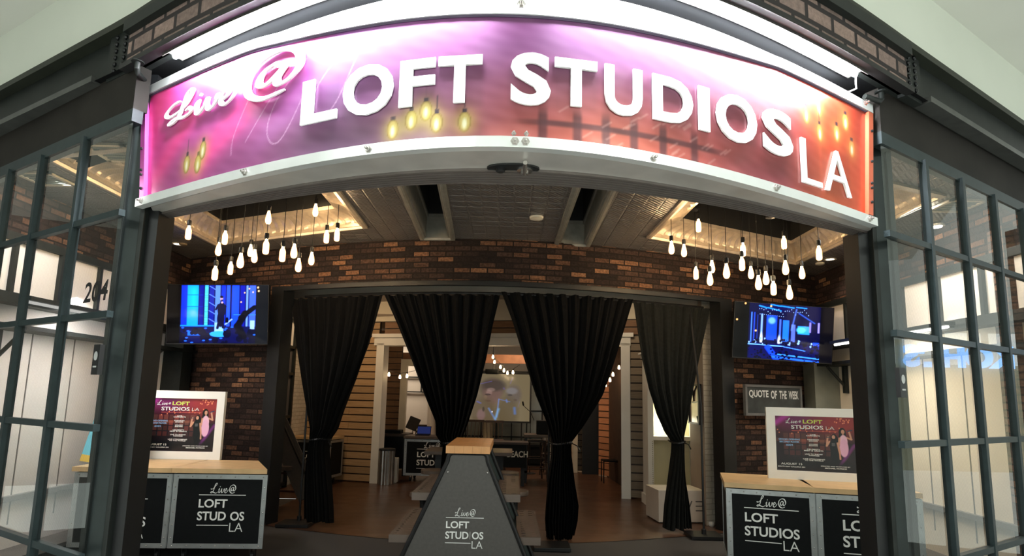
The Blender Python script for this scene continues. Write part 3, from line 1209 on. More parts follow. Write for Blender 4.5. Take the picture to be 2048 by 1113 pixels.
def sign_art(X, Z):
    u = -2.43 + X * 4.72
    z = 2.76 + Z * .66
    base = np.zeros((len(X), 3))
    # horizontal run of colours along the lower and upper edge
    ks = [-2.5, -2.0, -1.4, -.9, -.4, 0, .4, .9, 1.5, 1.9, 2.4]
    lo = np.array([(205, 70, 140), (150, 70, 125), (150, 75, 125), (125, 85, 118), (128, 72, 98), (182, 92, 88), (205, 100, 78), (190, 92, 80), (150, 62, 66), (215, 92, 52), (225, 80, 44)]) / 255
    hi = np.array([(240, 75, 150), (215, 80, 170), (205, 90, 185), (165, 95, 175), (140, 78, 135), (122, 68, 116), (125, 75, 125), (140, 80, 125), (185, 75, 88), (225, 78, 50), (160, 48, 34)]) / 255
    t = np.clip((z - 2.78) / .5, 0, 1)
    t = t * t * (3 - 2 * t)
    for c in range(3):
        base[:, c] = np.interp(u, ks, lo[:, c]) * (1 - t) + np.interp(u, ks, hi[:, c]) * t
    # slanting pink rays on the left
    for (ua, za, ub, zb, w, c, k) in ((-2.42, 2.80, -1.75, 3.40, .075, (255, 70, 150), .75), (-2.0, 2.82, -1.0, 3.42, .085, (255, 85, 165), .95), (-2.5, 3.0, -2.25, 3.5, .12, (255, 70, 140), .9),
                                      (-1.45, 2.86, -.55, 3.45, .06, (200, 120, 200), .35)):
        d = np.array([ub - ua, zb - za]); L = np.hypot(*d); d /= L
        q = (u - ua) * d[0] + (z - za) * d[1]
        r = np.abs(-(u - ua) * d[1] + (z - za) * d[0])
        m_ = np.exp(-(r / w) ** 2) * np.clip((q + .1) / .25, 0, 1) * np.clip((L + .1 - q) / .3, 0, 1) * k
        base = over(base, m_, C(*c))
    # smoky dark patch low left of the middle and at the right
    base = over(base, np.exp(-((u + .75) / .5) ** 2 - ((z - 2.80) / .10) ** 2) * .45, C(88, 66, 88))
    base = over(base, np.exp(-((u - 1.28) / .35) ** 2 - ((z - 2.80) / .09) ** 2) * .4, C(95, 45, 60))
    base = over(base, np.exp(-((u - 2.42) / .16) ** 2 - ((z - 3.46) / .12) ** 2) * .7, C(45, 22, 22))
    base = over(base, rect(u, z, -.16, .10, 2.70, 2.87, .05) * .45, C(240, 140, 130))
    # painted window grid low right of the middle
    zl = 2.868 - .008 * (u - .1)
    base = over(base, np.clip((.020 - np.abs(z - zl)) / .012, 0, 1) * np.clip((u + .03) / .16, 0, 1) * np.clip((1.12 - u) / .15, 0, 1) * .78, C(82, 42, 48))
    for k, ug in enumerate((.117, .275, .41, .55, .705, .885)):
        base = over(base, np.clip((.027 - np.abs(u - ug)) / .014, 0, 1) * np.clip((2.955 - z) / .05, 0, 1) * .75, C(84, 44, 50))
    rr = random.Random(3)
    for k in range(26):
        ug = .18 + rr.random() * .9
        zg = 2.77 + rr.random() * .19
        m_ = seg(u, z, (ug, zg), (ug + .04, zg + .03), .005, 1, 1.4) * .28
        base = over(base, m_, C(255, 215, 205))
    # pen-thin white loops on the left
    for pts_ in (((-1.40, 3.30), (-1.50, 3.16), (-1.60, 2.98), (-1.61, 2.88)), ((-1.16, 3.33), (-1.34, 3.12), (-1.50, 2.93)),
                 ((-1.10, 3.30), (-1.28, 3.12), (-1.34, 2.98), (-1.31, 2.90), (-1.25, 2.89), (-1.18, 2.97), (-1.08, 3.15)), ((-.86, 3.32), (-1.0, 3.16), (-1.06, 3.02), (-1.03, 2.95), (-.96, 2.97), (-.88, 3.06), (-.78, 3.28))):
        sp = spline(pts_, 6)
        for p, q in zip(sp[:-1], sp[1:]):
            base = over(base, seg(u, z, p, q, .0035, 1, 1.2) * .45, C(245, 200, 235))
    n = np.sin(u * 37 + z * 90) * np.sin(u * 11 - z * 23) * .02
    base = base + n[:, None]
    # airbrushed glow bulbs
    for (ub, zb) in SBULBS:
        right = ub > 1
        gc = C(255, 190, 90) if right else C(235, 230, 90)
        base = over(base, np.exp(-((u - ub) / .055) ** 2 - ((z - zb) / .07) ** 2) * .55, gc)
        base = over(base, ell(u, z, ub, zb, .030, .052, 0, .10), C(150, 120, 60) if not right else C(235, 140, 70))
        base = over(base, ell(u, z, ub, zb, .024, .044, 0, .3) * .9, C(215, 190, 110) if not right else C(255, 175, 95))
        base = over(base, ell(u, z, ub, zb - .008, .010, .026, 0, .8), C(255, 252, 215))
        base = over(base, rect(u, z, ub - .013, ub + .013, zb + .045, zb + .070, .004), C(70, 50, 62))
        base = over(base, rect(u, z, ub - .0022, ub + .0022, zb + .07, zb + .14, .002) * .8, C(60, 40, 55))
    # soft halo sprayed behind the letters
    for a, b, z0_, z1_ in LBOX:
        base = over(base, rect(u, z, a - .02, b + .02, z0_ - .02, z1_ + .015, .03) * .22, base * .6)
    return base * .80 + .01


SBULBS = [(-2.006, 2.904), (-1.902, 2.887), (-1.867, 2.956), (-.572, 2.852), (-.482, 2.890), (-.412, 2.931), (-.360, 2.867), (-.231, 2.865),
          (1.727, 3.219), (1.848, 3.291), (2.092, 3.280), (1.845, 3.147), (2.005, 3.186), (2.145, 3.133)]
ZB, ZT = 2.945, 3.172
BIG = [('L', -1.098, -.876), ('O', -.846, -.574), ('F', -.543, -.372), ('T', -.358, -.157), ('S', -.030, .150), ('T', .167, .364), ('U', .400, .590),
       ('D', .645, .873), ('I', .908, .976), ('O', 1.019, 1.298), ('S', 1.344, 1.579)]
LBOX = [(a, b, ZB, ZT) for _, a, b in BIG] + [(1.65, 1.82, 2.83, 3.09), (1.856, 2.11, 2.82, 3.08)]


def sign_place(x, z):
    u_ = -2.43 + x * 4.72
    zz = 2.76 + z * .66
    k = (zz - 2.75) / .75
    # widen slightly towards the top at both ends
    uu = u_ + (-.12 * k if u_ < 0 else .08 * k) * max(0, (abs(u_) - 1.9) / .5)
    zz = 2.76 + z * (ztop(uu) - 2.76)
    return S(uu, zz, 0)


paint('panel', 0, 0, 700, 110, sign_art, M_ART, sg, sign_place, True)
# back sheet and rails
m = MB()
P = [sign_place(x, 0) for x in np.linspace(0, 1, 40)]
Q = [sign_place(x, 1) for x in np.linspace(0, 1, 40)]
b_ = Vector((0, .02, 0))
for i in range(39):
    m.quad(P[i] + b_, P[i + 1] + b_, Q[i + 1] + b_, Q[i] + b_)
m.build('back_sheet', M_BLACK, sg)


def rail(nm, ua, ub, zf, h, d0, d1, mat, n=44):
    m = MB()
    us = np.linspace(ua, ub, n + 1)
    for a, b in zip(us[:-1], us[1:]):
        A = [S(a, zf(a), d0), S(a, zf(a), d1), S(a, zf(a) + h, d1), S(a, zf(a) + h, d0)]
        B = [S(b, zf(b), d0), S(b, zf(b), d1), S(b, zf(b) + h, d1), S(b, zf(b) + h, d0)]
        for k in range(4):
            m.quad(A[k], B[k], B[(k + 1) % 4], A[(k + 1) % 4])
    for a in (ua, ub):
        m.quad(S(a, zf(a), d0), S(a, zf(a), d1), S(a, zf(a) + h, d1), S(a, zf(a) + h, d0))
    return m.build(nm, mat, sg)


rail('lower_rail', -2.465, 2.335, lambda u: 2.725 - .03 * (u > 0) * u / 2.4 - .0, .05, -.01, .035, M_ALU)
rail('upper_rail', -2.595, 2.415, lambda u: ztop(u) - .005, .055, -.01, .014, M_ALU)
rail('shadow_bead', -2.57, 2.39, lambda u: ztop(u) - .016, .014, .0, .005, plain('purple_black_bead', (.06, .04, .08), .5))
for sgn, mm in ((0, 'magenta'), (1, 'orange')):
    m = MB()
    for k in range(8):
        z0_, z1_ = 2.76 + k * .083, 2.76 + (k + 1) * .083
        e0, e1 = ends(z0_)[sgn], ends(z1_)[sgn]
        s_ = 1 if sgn == 0 else -1
        m.quad(S(e0, z0_, .022), S(e0 + .05 * s_, z0_, .022), S(e1 + .05 * s_, z1_, .022), S(e1, z1_, .022))
        m.quad(S(e0 + .05 * s_, z0_, .022), S(e0 + .05 * s_, z0_, .0), S(e1 + .05 * s_, z1_, .0), S(e1 + .05 * s_, z1_, .022))
        m.quad(S(e0, z0_, .022), S(e0, z0_, -.02), S(e1, z1_, -.02), S(e1, z1_, .022))
    m.build('end_strip', plain(mm + '_anodised', (.62, .10, .45) if sgn == 0 else (.75, .16, .08), .3, .5, .1, 3), sg)
    for zz in (2.84, 2.93, 2.96, 3.10, 3.30):
        m = MB()
        e = ends(zz)[sgn] + .02 * (1 if sgn == 0 else -1)
        n = SIGN.nrm(e)[1]
        m.lathe([(.009, 0), (.009, .006), (.004, .010), (.001, .011)], (0, 0, 0), 8, Matrix.Translation(S(e, zz, .022)) @ n.to_track_quat('Z', 'Y').to_matrix().to_4x4())
        m.build('side_rivet', M_CHAR, sg)
def bolt(u, z, d=.035, r=.014):
    m = MB()
    n = SIGN.nrm(u)[1]
    MM = Matrix.Translation(S(u, z, d)) @ n.to_track_quat('Z', 'Y').to_matrix().to_4x4()
    m.lathe([(r * 1.4, 0), (r * 1.4, .004), (r, .004), (r, .014), (r * .45, .014), (r * .45, .026), (.001, .027)], (0, 0, 0), 6, MM)
    m.build('bolt', M_STEEL, sg)
for u, z in [(-2.39, 2.750), (-1.43, 2.750), (-.67, 2.750), (-.005, 2.750), (.04, 2.750), (.63, 2.740), (1.39, 2.732), (2.24, 2.722),
             (-.01, 2.80), (.045, 2.80), (-2.50, 3.485), (.01, 3.40), (2.28, 3.455)]:
    bolt(u, z, .035 if z != 2.80 else .003, .014 if z != 2.80 else .008)


def brushed_letter():
    t = NT('polished_letter_metal')
    n = t.noise(5, 5, t.obj())
    mp = t.node('ShaderNodeMapping', ins={'Vector': t.obj(), 'Scale': (30, 30, 4)})
    n2 = t.noise(2, 5, mp.outputs[0])
    t.l.new(t.ramp(n2, [(.3, (.74, .77, .77)), (.7, (.93, .94, .93))]), t.p.inputs['Base Color'])
    t.p.inputs['Metallic'].default_value = .12
    t.l.new(t.ramp(n, [(.35, (.22,) * 3), (.65, (.45,) * 3)]), t.p.inputs['Roughness'])
    MATS['letter'] = t.m
    return t.m


M_LET = brushed_letter()
for ch, a, b in BIG:
    m = MB()
    fit(m, ch, a, b, ZB - (.012 if ch in 'OSU' else 0), ZT + (.012 if ch in 'OS' else 0), lambda x, z, d: S(x, z, .008 + d), .032 if ch != 'I' else .0, .005)
    m.build('letter', M_LET, sg)
for ch, pts in (('L', ((1602, 365), (1641, 377), (1608, 278))), ('A', ((1648, 378), (1700, 402), (1675, 308)))):
    u0 = SIGN.hit(*pts[0])[0]
    u1 = SIGN.hit(*pts[1])[0]
    m = MB()
    fit(m, ch, u0, u1, 2.827, 3.08, lambda x, z, d: S(x, z, .008 + d), -.005, .006)
    m.build('letter', M_LET, sg)
def aff(src, px):
    dst = [SIGN.hit(*p) for p in px]
    A = np.array([[a, b, 1] for a, b in src])
    cu_, cz_ = np.linalg.solve(A, np.array([d_[0] for d_ in dst])), np.linalg.solve(A, np.array([d_[1] for d_ in dst]))
    return lambda a, b, c: S(float(cu_ @ (a, b, 1)), float(cz_ @ (a, b, 1)), .010 + c)


m = MB()
script_mesh(m, [SC_L, SC_I, SC_V, SC_E, SC_DOT], aff([(.12, 0), (2.28, .36), (.84, 1.0)], [(343, 251), (477, 182), (385, 182)]), .05, .15, 35, .005)
m.build('script_word', M_LET, sg)
m = MB()
script_mesh(m, [SC_A1], aff([(2.82, -.02), (3.14, .10), (2.44, .40)], [(528, 200), (573, 181), (502, 161)]), .05, .12, 35, .005)
m.build('at_symbol', M_LET, sg)

# light tubes over the sign: an aluminium channel with two tubes
TUBEC = Plan(hyp(2.31), -3, 3)
for a, b, lab in ((-1.98, -.14, 'long cool white tube lamp above the left half of the curved sign'), (.20, 1.97, 'long cool white tube lamp above the right half of the curved sign')):
    ua, ub = TUBEC.u(a), TUBEC.u(b)
    t = thing('tube_lamp', tuple(TUBEC.pt((ua + ub) / 2, 3.55)), lab, 'lamp')
    m = MB()
    m.tube([TUBEC.pt(u, 3.556) for u in np.linspace(ua, ub, 22)], .014, 8)
    m.build('tube', M_TUBE, t)
    m = MB()
    us = np.linspace(ua - .06, ub + .06, 22)
    for p, q in zip(us[:-1], us[1:]):
        for (z0_, d0), (z1_, d1) in (((3.590, -.075), (3.596, .03)), ((3.596, .03), (3.558, .036)), ((3.558, .036), (3.557, .042)), ((3.557, .042), (3.597, .040))):
            m.quad(TUBEC.pt(p, z0_, d0), TUBEC.pt(q, z0_, d0), TUBEC.pt(q, z1_, d1), TUBEC.pt(p, z1_, d1))
    m.build('reflector', M_STEEL, t)
# hangers at the sign's corners
for (ax, ay), ue, lab in (((276, 122), -2.52, 'bent black pipe bracket holding the upper left corner of the sign'),
                          ((1762, 183), 2.31, 'bent black pipe bracket holding the upper right corner of the sign')):
    e = S(ue, ztop(ue) + .07, .02)
    top = atz(ax, ay, 3.575)
    mid = Vector((top.x, top.y, top.z - .07))
    m = MB()
    m.tube([top, mid.lerp(top, .3), mid.lerp(e, .12), e.lerp(mid, .15), e], .016, 10)
    m.lathe([(.035, 0), (.035, .010), (.02, .012)], tuple(top + Vector((0, 0, -.010))), 12)
    o = m.build('pipe_bracket', M_BLACK, None, smooth=True)
    tag(o, lab, 'bracket')
m = MB()
c0 = S(.035, 3.425, .03)
m.tube([c0, c0 + Vector((.01, -.02, .10))], .012, 10)
tag(m.build('hanger_rod', M_STEEL, None, smooth=True), 'short zinc rod holding up the middle of the sign top', 'bracket')
pa = atz(1712, 150, 3.60)
e = S(2.16, 3.50, .0)
m = MB()
m.tube([tuple(p) + () for p in [pa, pa + Vector((-.005, .0, -.04)), pa.lerp(e, .6) + Vector((.03, 0, -.02)), e]], .005, 6)
tag(m.build('white_cable', M_WFRAME, None, smooth=True), 'thin white cable dropping beside the right end of the tube lamp', 'cable')
# oval plate with pipe flange and cap under the header
cpl = Vector((-.01, 2.615, 2.728))
t = thing('flange_plate', tuple(cpl), 'black oval plate with pipe flange under the middle of the sign', 'bracket')
m = MB()
ov = [(cpl.x + .125 * math.cos(a), cpl.y + .055 * math.sin(a)) for a in np.linspace(0, 2 * math.pi, 28, endpoint=False)]
m.add([(x, y, cpl.z - .002) for x, y in ov] + [(x, y, cpl.z + .006) for x, y in ov], [tuple(range(28)), tuple(range(55, 27, -1))] + [(i, (i + 1) % 28, (i + 1) % 28 + 28, i + 28) for i in range(28)])
m.build('plate', M_POSTIN, t)
m = MB(); m.lathe([(.038, 0), (.038, -.006), (.020, -.008), (.018, -.022), (.012, -.024)], (cpl.x + .055, cpl.y + .008, cpl.z - .002), 16); m.build('pipe_flange', M_STEEL, t)
m = MB(); m.tube([(cpl.x + .055, cpl.y + .008, cpl.z - .02), (cpl.x + .055, cpl.y - .10, cpl.z - .01)], .011, 8); m.build('pipe', M_STEEL, t)
m = MB(); m.lathe([(.022, 0), (.022, -.016), (.014, -.02)], (cpl.x - .06, cpl.y - .005, cpl.z - .002), 12); m.build('pipe_cap', M_CHAR, t)

# ================================================================ PENDANT BULBS
BL = [(377, 466), (450, 476), (437, 499), (537, 436), (631, 421), (430, 547), (461, 537), (481, 522), (501, 502), (509, 513), (532, 494), (565, 509),
      (588, 503), (597, 531), (623, 518), (653, 474), (674, 470)]
BR = [(1343, 496), (1368, 502), (1397, 452), (1392, 547), (1424, 534), (1420, 558), (1453, 543), (1486, 500), (1484, 528), (1502, 546), (1517, 566),
      (1532, 557), (1547, 577), (1568, 486), (1571, 536), (1579, 586), (1604, 546), (1638, 507)]
PROF_T = [(.004, -.150), (.016, -.148), (.026, -.140), (.030, -.126), (.030, -.055), (.026, -.035), (.016, -.018), (.014, 0)]       # tubular
PROF_P = [(.004, -.148), (.018, -.144), (.029, -.130), (.034, -.108), (.033, -.085), (.026, -.050), (.018, -.022), (.014, 0)]       # teardrop


def pendant(prof, zlen):
    t = thing('pendant_bulb', (0, 0, 0))
    m = MB(); m.lathe(prof, (0, 0, 0), 12); m.build('glass_bulb', M_BULB, t, smooth=True)
    m = MB(); m.lathe([(.008, .060), (.020, .055), (.022, .015), (.018, .0), (.014, -.004)], (0, 0, 0), 10); m.build('socket', M_CHAR, t, smooth=True)
    return t


def cord_mesh(L):
    m = MB()
    m.tube([(0, 0, .058), (0, 0, L)], .0035, 5)
    return m


BINFO = []
rnd = random.Random(11)
for side, lst, poly in (('left', BL, inL), ('right', BR, inR)):
    for k, (px, py) in enumerate(lst):
        # keep the hanging point inside the dark recess
        d = ray(px, py)
        ys = [y for y in np.linspace(4.2, 7.4, 200) if inside((d.x / d.y * y, y), poly)]
        y = ys[int(len(ys) * (.30 + .5 * rnd.random()))] if ys else 6.0
        pref = [q for q in ys if 5.0 < q < 6.6]
        if pref:
            y = pref[int(len(pref) * (.15 + .8 * rnd.random()))]
        p = aty(px, py, y)
        BINFO.append((side, k, p.x, y, p.z + .075))
protoT, protoP = pendant(PROF_T, 1), pendant(PROF_P, 1)
used = {}
for side in ('left', 'right'):
    row = sorted([b for b in BINFO if b[0] == side], key=lambda b: b[2])
    n = len(row)
    hs = sorted(b[4] for b in row)
    for i, b in enumerate(row):
        tub = (b[1] * 7 + (side == 'right')) % 5 in (0, 2)
        src = protoT if tub else protoP
        o = src if not used.get(tub) else copy_tree(src)
        used[tub] = True
        o.location = (b[2], b[3], b[4])
        o.rotation_euler = (0, 0, rnd.random() * 3)
        L = CEIL + .448 - b[4] + .0
        c = cord_mesh(L).build('cord', M_RUB, None)
        c.parent = o
        m = MB()
        m.lathe([(.001, 0), (.05, -.001), (.05, -.018), (.012, -.03), (.004, -.032)], (0, 0, L), 12)
        c = m.build('ceiling_rose', plain('dark_rose', (.03, .03, .03), .5), None)
        c.parent = o
        kind = 'slim tubular' if tub else 'teardrop'
        nth = ['first', 'second', 'third', 'fourth', 'fifth', 'sixth', 'seventh', 'eighth', 'ninth', 'tenth', 'eleventh', 'twelfth', 'thirteenth', 'fourteenth',
               'fifteenth', 'sixteenth', 'seventeenth', 'eighteenth'][i]
        hr = hs.index(b[4])
        h = 'hanging high' if hr > n * .7 else ('hanging low' if hr < n * .35 else 'at middle height')
        tag(o, 'glowing %s filament bulb %s, %s from the left under the %s coffer' % (kind, h, nth, side), 'light bulb', 'filament bulbs under the %s coffer' % side)

# ceiling fittings
for (px, py, r, lab, nm, mt) in ((1073, 434, .075, 'round white disc in the middle of the dark tin ceiling', 'ceiling_disc', M_CREAM),
                                 (366, 487, .05, 'small round brass detector on the tin ceiling left of the coffer', 'ceiling_detector', plain('old_brass', (.3, .22, .12), .5, .3)),
                                 (1640, 526, .06, 'small round white detector on the tin ceiling right of the coffer', 'ceiling_detector', M_CREAM)):
    p = atz(px, py, CEIL)
    m = MB(); m.lathe([(r, 0), (r * .95, -.02), (r * .5, -.028), (.002, -.03)], (p.x, p.y, CEIL - .002), 18)
    tag(m.build(nm, mt, None, smooth=True, loc=(p.x, p.y, CEIL)), lab, 'detector')
for (x, y, lab, z) in ((-4.40, 7.35, 'small recessed downlight glowing over the left brick wall', CEIL), (4.18, 7.40, 'small recessed downlight over the right brick wall', CEIL)):
    t = thing('recessed_downlight', (x, y, z), lab, 'lamp')
    m = MB(); m.lathe([(.075, 0), (.075, -.008), (.055, -.008), (.05, 0)], (x, y, z - .002), 18); m.build('trim_ring', M_CREAM, t)
    m = MB(); m.lathe([(.05, -.002), (.001, -.003)], (x, y, z - .004), 16); m.build('lens', M_LAMPW, t)
# square vents and a round lamp on the wing ceilings
for (px, py, s, lab) in ((90, 357, .17, 'square ceiling vent behind the left window, further from the post'), (232, 305, .17, 'square ceiling vent behind the left window, beside the post'),
                         (1912, 411, .17, 'square ceiling vent behind the right window'), (1966, 434, .09, 'small ceiling vent behind the right window')):
    p = atz(px, py, CEIL - .01)
    t = thing('ceiling_vent', tuple(p), lab, 'vent')
    m = MB()
    for a, b, c, d in ((-s, -s, s, -s * .8), (-s, s * .8, s, s), (-s, -s, -s * .8, s), (s * .8, -s, s, s)):
        m.box((p.x + a, p.y + b, p.z - .015), (p.x + c, p.y + d, p.z + .005))
    m.build('frame', M_CREAM, t)
    m = MB()
    m.box((p.x - s * .8, p.y - s * .8, p.z - .004), (p.x + s * .8, p.y + s * .8, p.z + .004))
    for k in range(5):
        m.box((p.x - s * .8, p.y - s * .7 + k * s * .32, p.z - .012), (p.x + s * .8, p.y - s * .62 + k * s * .32, p.z - .003))
    m.build('louvres', plain('grey_louvre', (.30, .33, .30), .5), t)
p = atz(1873, 450, CEIL - .01)
t = thing('round_ceiling_lamp', tuple(p), 'round white ceiling lamp lit behind the right window', 'lamp')
m = MB(); m.lathe([(.075, 0), (.075, -.02), (.06, -.02)], tuple(p), 18); m.build('ring', M_CREAM, t)
m = MB(); m.lathe([(.058, -.012), (.045, -.03), (.002, -.036)], tuple(p), 18); m.build('lens', M_LAMPW, t)
# long strip fittings beneath the window bands, the left one added to light its wall
for x, ya, yb, lab in ((XL + .42, 5.0, 6.5, 'added slim strip lamp below the white window band on the left wall'), (XR - .42, 5.3, 7.25, 'bright strip lamp below the white window band on the right wall')):
    t = thing('strip_lamp', (x, ya, 2.40), lab, 'lamp')
    m = MB(); m.box((x - .05, ya, 2.405), (x + .05, yb, 2.44)); m.build('housing', M_BLACK, t)
    m = MB(); m.tube([(x, ya + .03, 2.392), (x, yb - .03, 2.392)], .014, 8); m.build('tube', M_STRIP if x > 0 else emit('added_bay_tube', (1, .96, .92), .7), t)
    m = MB()
    for yy in (ya + .3, yb - .3):
        m2 = MB(); m2.bar((x, yy, 2.43), (XR if x > 0 else XL, yy, 2.43), .02, .02); m2.build('arm', M_BLACK, t)

# ================================================================ TELEVISIONS
def tv_art_left(X, Z):
    img = np.zeros((len(X), 3)) + C(6, 10, 40)
    a = 16 / 9
    # the lit picture occupies the middle part, black pillars both sides
    def s_(x):
        return (x - .13) / .75
    U = s_(X)
    for x0, x1, c in ((.0, .10, (15, 40, 170)), (.08, .24, (10, 130, 235)), (.24, .31, (5, 20, 120)), (.31, .37, (60, 170, 240)), (.37, .45, (6, 25, 130)), (.45, .53, (70, 110, 225)),
                      (.53, .60, (12, 40, 190)), (.60, .66, (30, 70, 250)), (.67, .78, (20, 60, 235)), (.78, .86, (8, 20, 140)), (.86, .90, (90, 130, 250)), (.90, 1.0, (50, 80, 220))):
        img = over(img, rect(U, Z, x0, x1, .28, 1.0, .012), C(*c))
    img = over(img, rect(U, Z, .08, .26, .55, 1, .1) * .6, C(10, 190, 235))
    for k in range(22):
        z = .32 + k * .031
        img = over(img, rect(U, Z, .30, .38, z, z + .006, .003) * .5, C(4, 30, 120))
    for k in range(5):
        img = over(img, seg(U, Z, (.38, .42 + k * .14), (.46, .36 + k * .14), .006), C(70, 110, 230))
    for z in (.62, .82):
        img = over(img, rect(U, Z, .0, .3, z, z + .015, .006) * .7, C(8, 40, 160))
    img = over(img, rect(U, Z, 0, 1, .0, .30, .02), C(6, 12, 62))
    img = over(img, rect(U, Z, 0, .45, .285, .315, .006), C(20, 120, 250))
    img = over(img, rect(U, Z, .10, .28, .13, .21, .006), C(20, 90, 235))
    img = over(img, rect(U, Z, .45, .58, .19, .36, .01), C(120, 170, 250))
    img = over(img, ell(U, Z, .52, .16, .13, .05), C(40, 140, 245))
    img = over(img, rect(U, Z, .92, .99, .24, .40, .01), C(130, 170, 250))
    img = over(img, rect(U, Z, .7, 1.0, .48, .50, .006), C(40, 110, 245))
    rr = random.Random(5)
    for k in range(26):
        x, z, r = rr.random(), rr.random() * .22, .02 + rr.random() * .04
        img = over(img, ell(U, Z, x, z, r, r * 1.3), C(2, 6, 34))
    for k in range(14):
        x, z = rr.random(), rr.random() * .28
        img = over(img, ell(U, Z, x, z, .02, .012, 0, .6), C(30, 90, 240))
    # singer: jacket, legs, head, raised arm with microphone
    dk = C(14, 16, 44)
    img = over(img, ell(U, Z, .545, .575, .055, .13), dk)
    img = over(img, ell(U, Z, .535, .42, .048, .14), dk)
    img = over(img, seg(U, Z, (.52, .42), (.495, .26), .017), dk)
    img = over(img, seg(U, Z, (.555, .42), (.57, .27), .017), dk)
    img = over(img, seg(U, Z, (.50, .66), (.47, .58), .014), dk)
    img = over(img, seg(U, Z, (.595, .63), (.545, .68), .015), dk)
    img = over(img, ell(U, Z, .54, .77, .021, .040), C(150, 120, 150))
    img = over(img, ell(U, Z, .54, .795, .022, .020), C(20, 16, 30))
    img = over(img, ell(U, Z, .548, .70, .014, .018), C(170, 140, 170))
    img = over(img, ell(U, Z, .545, .735, .006, .02), C(10, 10, 20))
    # dark camera crane, guitarist
    for p, q, w in (((.98, .62), (.80, .44), .035), ((.86, .52), (.76, .30), .045), ((.76, .30), (.84, .12), .05)):
        img = over(img, seg(U, Z, p, q, w), C(3, 4, 22))
    img = over(img, seg(U, Z, (.60, .33), (.68, .41), .012), C(120, 150, 230))
    img = over(img, ell(U, Z, .62, .40, .02, .05), C(6, 8, 30))
    for x, z in ((.905, .94), (.845, .87), (.80, .71), (.955, .88), (1.02, .96), (1.03, .90)):
        img = over(img, ell(U, Z, x, z, .010, .014, 0, .8) * .9, C(255, 190, 120))
    img = over(img, (U < 0).astype(float), C(3, 3, 6))
    img = over(img, (U > 1).astype(float), np.array([.03, .04, .05]) if False else C(10, 13, 20))
    for x, z in ((1.02, .96), (1.03, .90)):
        img = over(img, ell(U, Z, x, z, .012, .018, 0, .8), C(255, 200, 140))
    return img


def tv_art_right(X, Z):
    img = np.zeros((len(X), 3)) + C(4, 8, 46)
    U = (X - .15) / .72
    img = over(img, rect(U, Z, .12, .62, .86, .97, .01), C(3, 8, 60))
    for (p, q, w) in (((.14, .955), (.24, .925), .013), ((.26, .93), (.44, .885), .012), ((.44, .975), (.62, .955), .012), ((.30, .99), (.44, .97), .011), ((.66, .97), (.80, .96), .010)):
        img = over(img, seg(U, Z, p, q, w), C(25, 120, 250))
    for k in range(24):
        img = over(img, ell(U, Z, .14 + k * .030, .90 - (k % 3) * .02 + .03 * math.sin(k), .005, .008, 0, .8), C(150, 190, 255))
    for k in range(12):
        img = over(img, ell(U, Z, .15 + k * .03, .805 - .002 * k, .005, .007, 0, .8), C(150, 190, 255))
    for x0, x1, z0, z1, c in ((.02, .05, .25, .84, (60, 110, 240)), (.06, .09, .25, .84, (30, 60, 190)), (.11, .13, .25, .8, (30, 60, 180)), (.16, .20, .28, .82, (110, 150, 240)), (.24, .40, .34, .80, (18, 60, 220)),
                              (.42, .46, .30, .74, (60, 90, 215)), (.47, .57, .33, .73, (25, 95, 235)), (.59, .66, .33, .66, (70, 90, 190)), (.68, .86, .48, .64, (30, 130, 240)),
                              (.84, .88, .52, .72, (120, 110, 220)), (.96, 1.0, .52, .72, (130, 120, 225)), (.90, 1.0, .20, .36, (20, 60, 210))):
        img = over(img, rect(U, Z, x0, x1, z0, z1, .012), C(*c))
    img = over(img, ell(U, Z, .32, .70, .05, .06, 0, .6), C(90, 150, 250))
    img = over(img, ell(U, Z, .73, .56, .06, .05, 0, .6), C(70, 180, 250))
    img = over(img, ell(U, Z, .18, .34, .02, .12, 0, .8), C(210, 225, 255))
    img = over(img, ell(U, Z, .43, .33, .02, .10, 0, .8), C(210, 225, 255))
    img = over(img, seg(U, Z, (.66, .93), (.60, .55), .012, 1, 1.5) * .6, C(90, 130, 250))
    img = over(img, seg(U, Z, (.70, .86), (.92, .70), .012, 1, 1.5) * .6, C(60, 110, 250))
    img = over(img, rect(U, Z, 0, 1, 0, .30, .02), C(4, 10, 66))
    img = over(img, seg(U, Z, (.0, .255), (.50, .245), .010), C(90, 150, 255))
    img = over(img, seg(U, Z, (.48, .245), (.80, .19), .008), C(60, 120, 250))
    img = over(img, seg(U, Z, (.28, .21), (.40, .02), .045, 1, .5), C(20, 60, 235))
    img = over(img, seg(U, Z, (.40, .10), (1.0, .06), .012), C(50, 130, 255))
    img = over(img, seg(U, Z, (.34, .05), (1.0, .0), .018), C(30, 90, 250))
    rr = random.Random(9)
    for k in range(70):
        x, z, r = rr.random(), .27 + rr.random() * .10, .006 + rr.random() * .012
        img = over(img, ell(U, Z, x, z, r, r * 1.6), C(*((3, 6, 30) if k % 4 else (120, 160, 240))))
    for k in range(60):
        x, z, r = rr.random(), rr.random() * .22, .008 + rr.random() * .016
        img = over(img, ell(U, Z, x, z, r, r), C(2, 5, 30))
    img = over(img, (U < 0).astype(float), C(3, 3, 6))
    img = over(img, (U > 1).astype(float), C(5, 6, 16))
    for x, z in ((-.17, .68), (.10, .50), (-.06, .98), (.30, .96)):
        img = over(img, ell(U, Z, x, z, .014, .018, 0, .8), C(255, 185, 110))
    return img


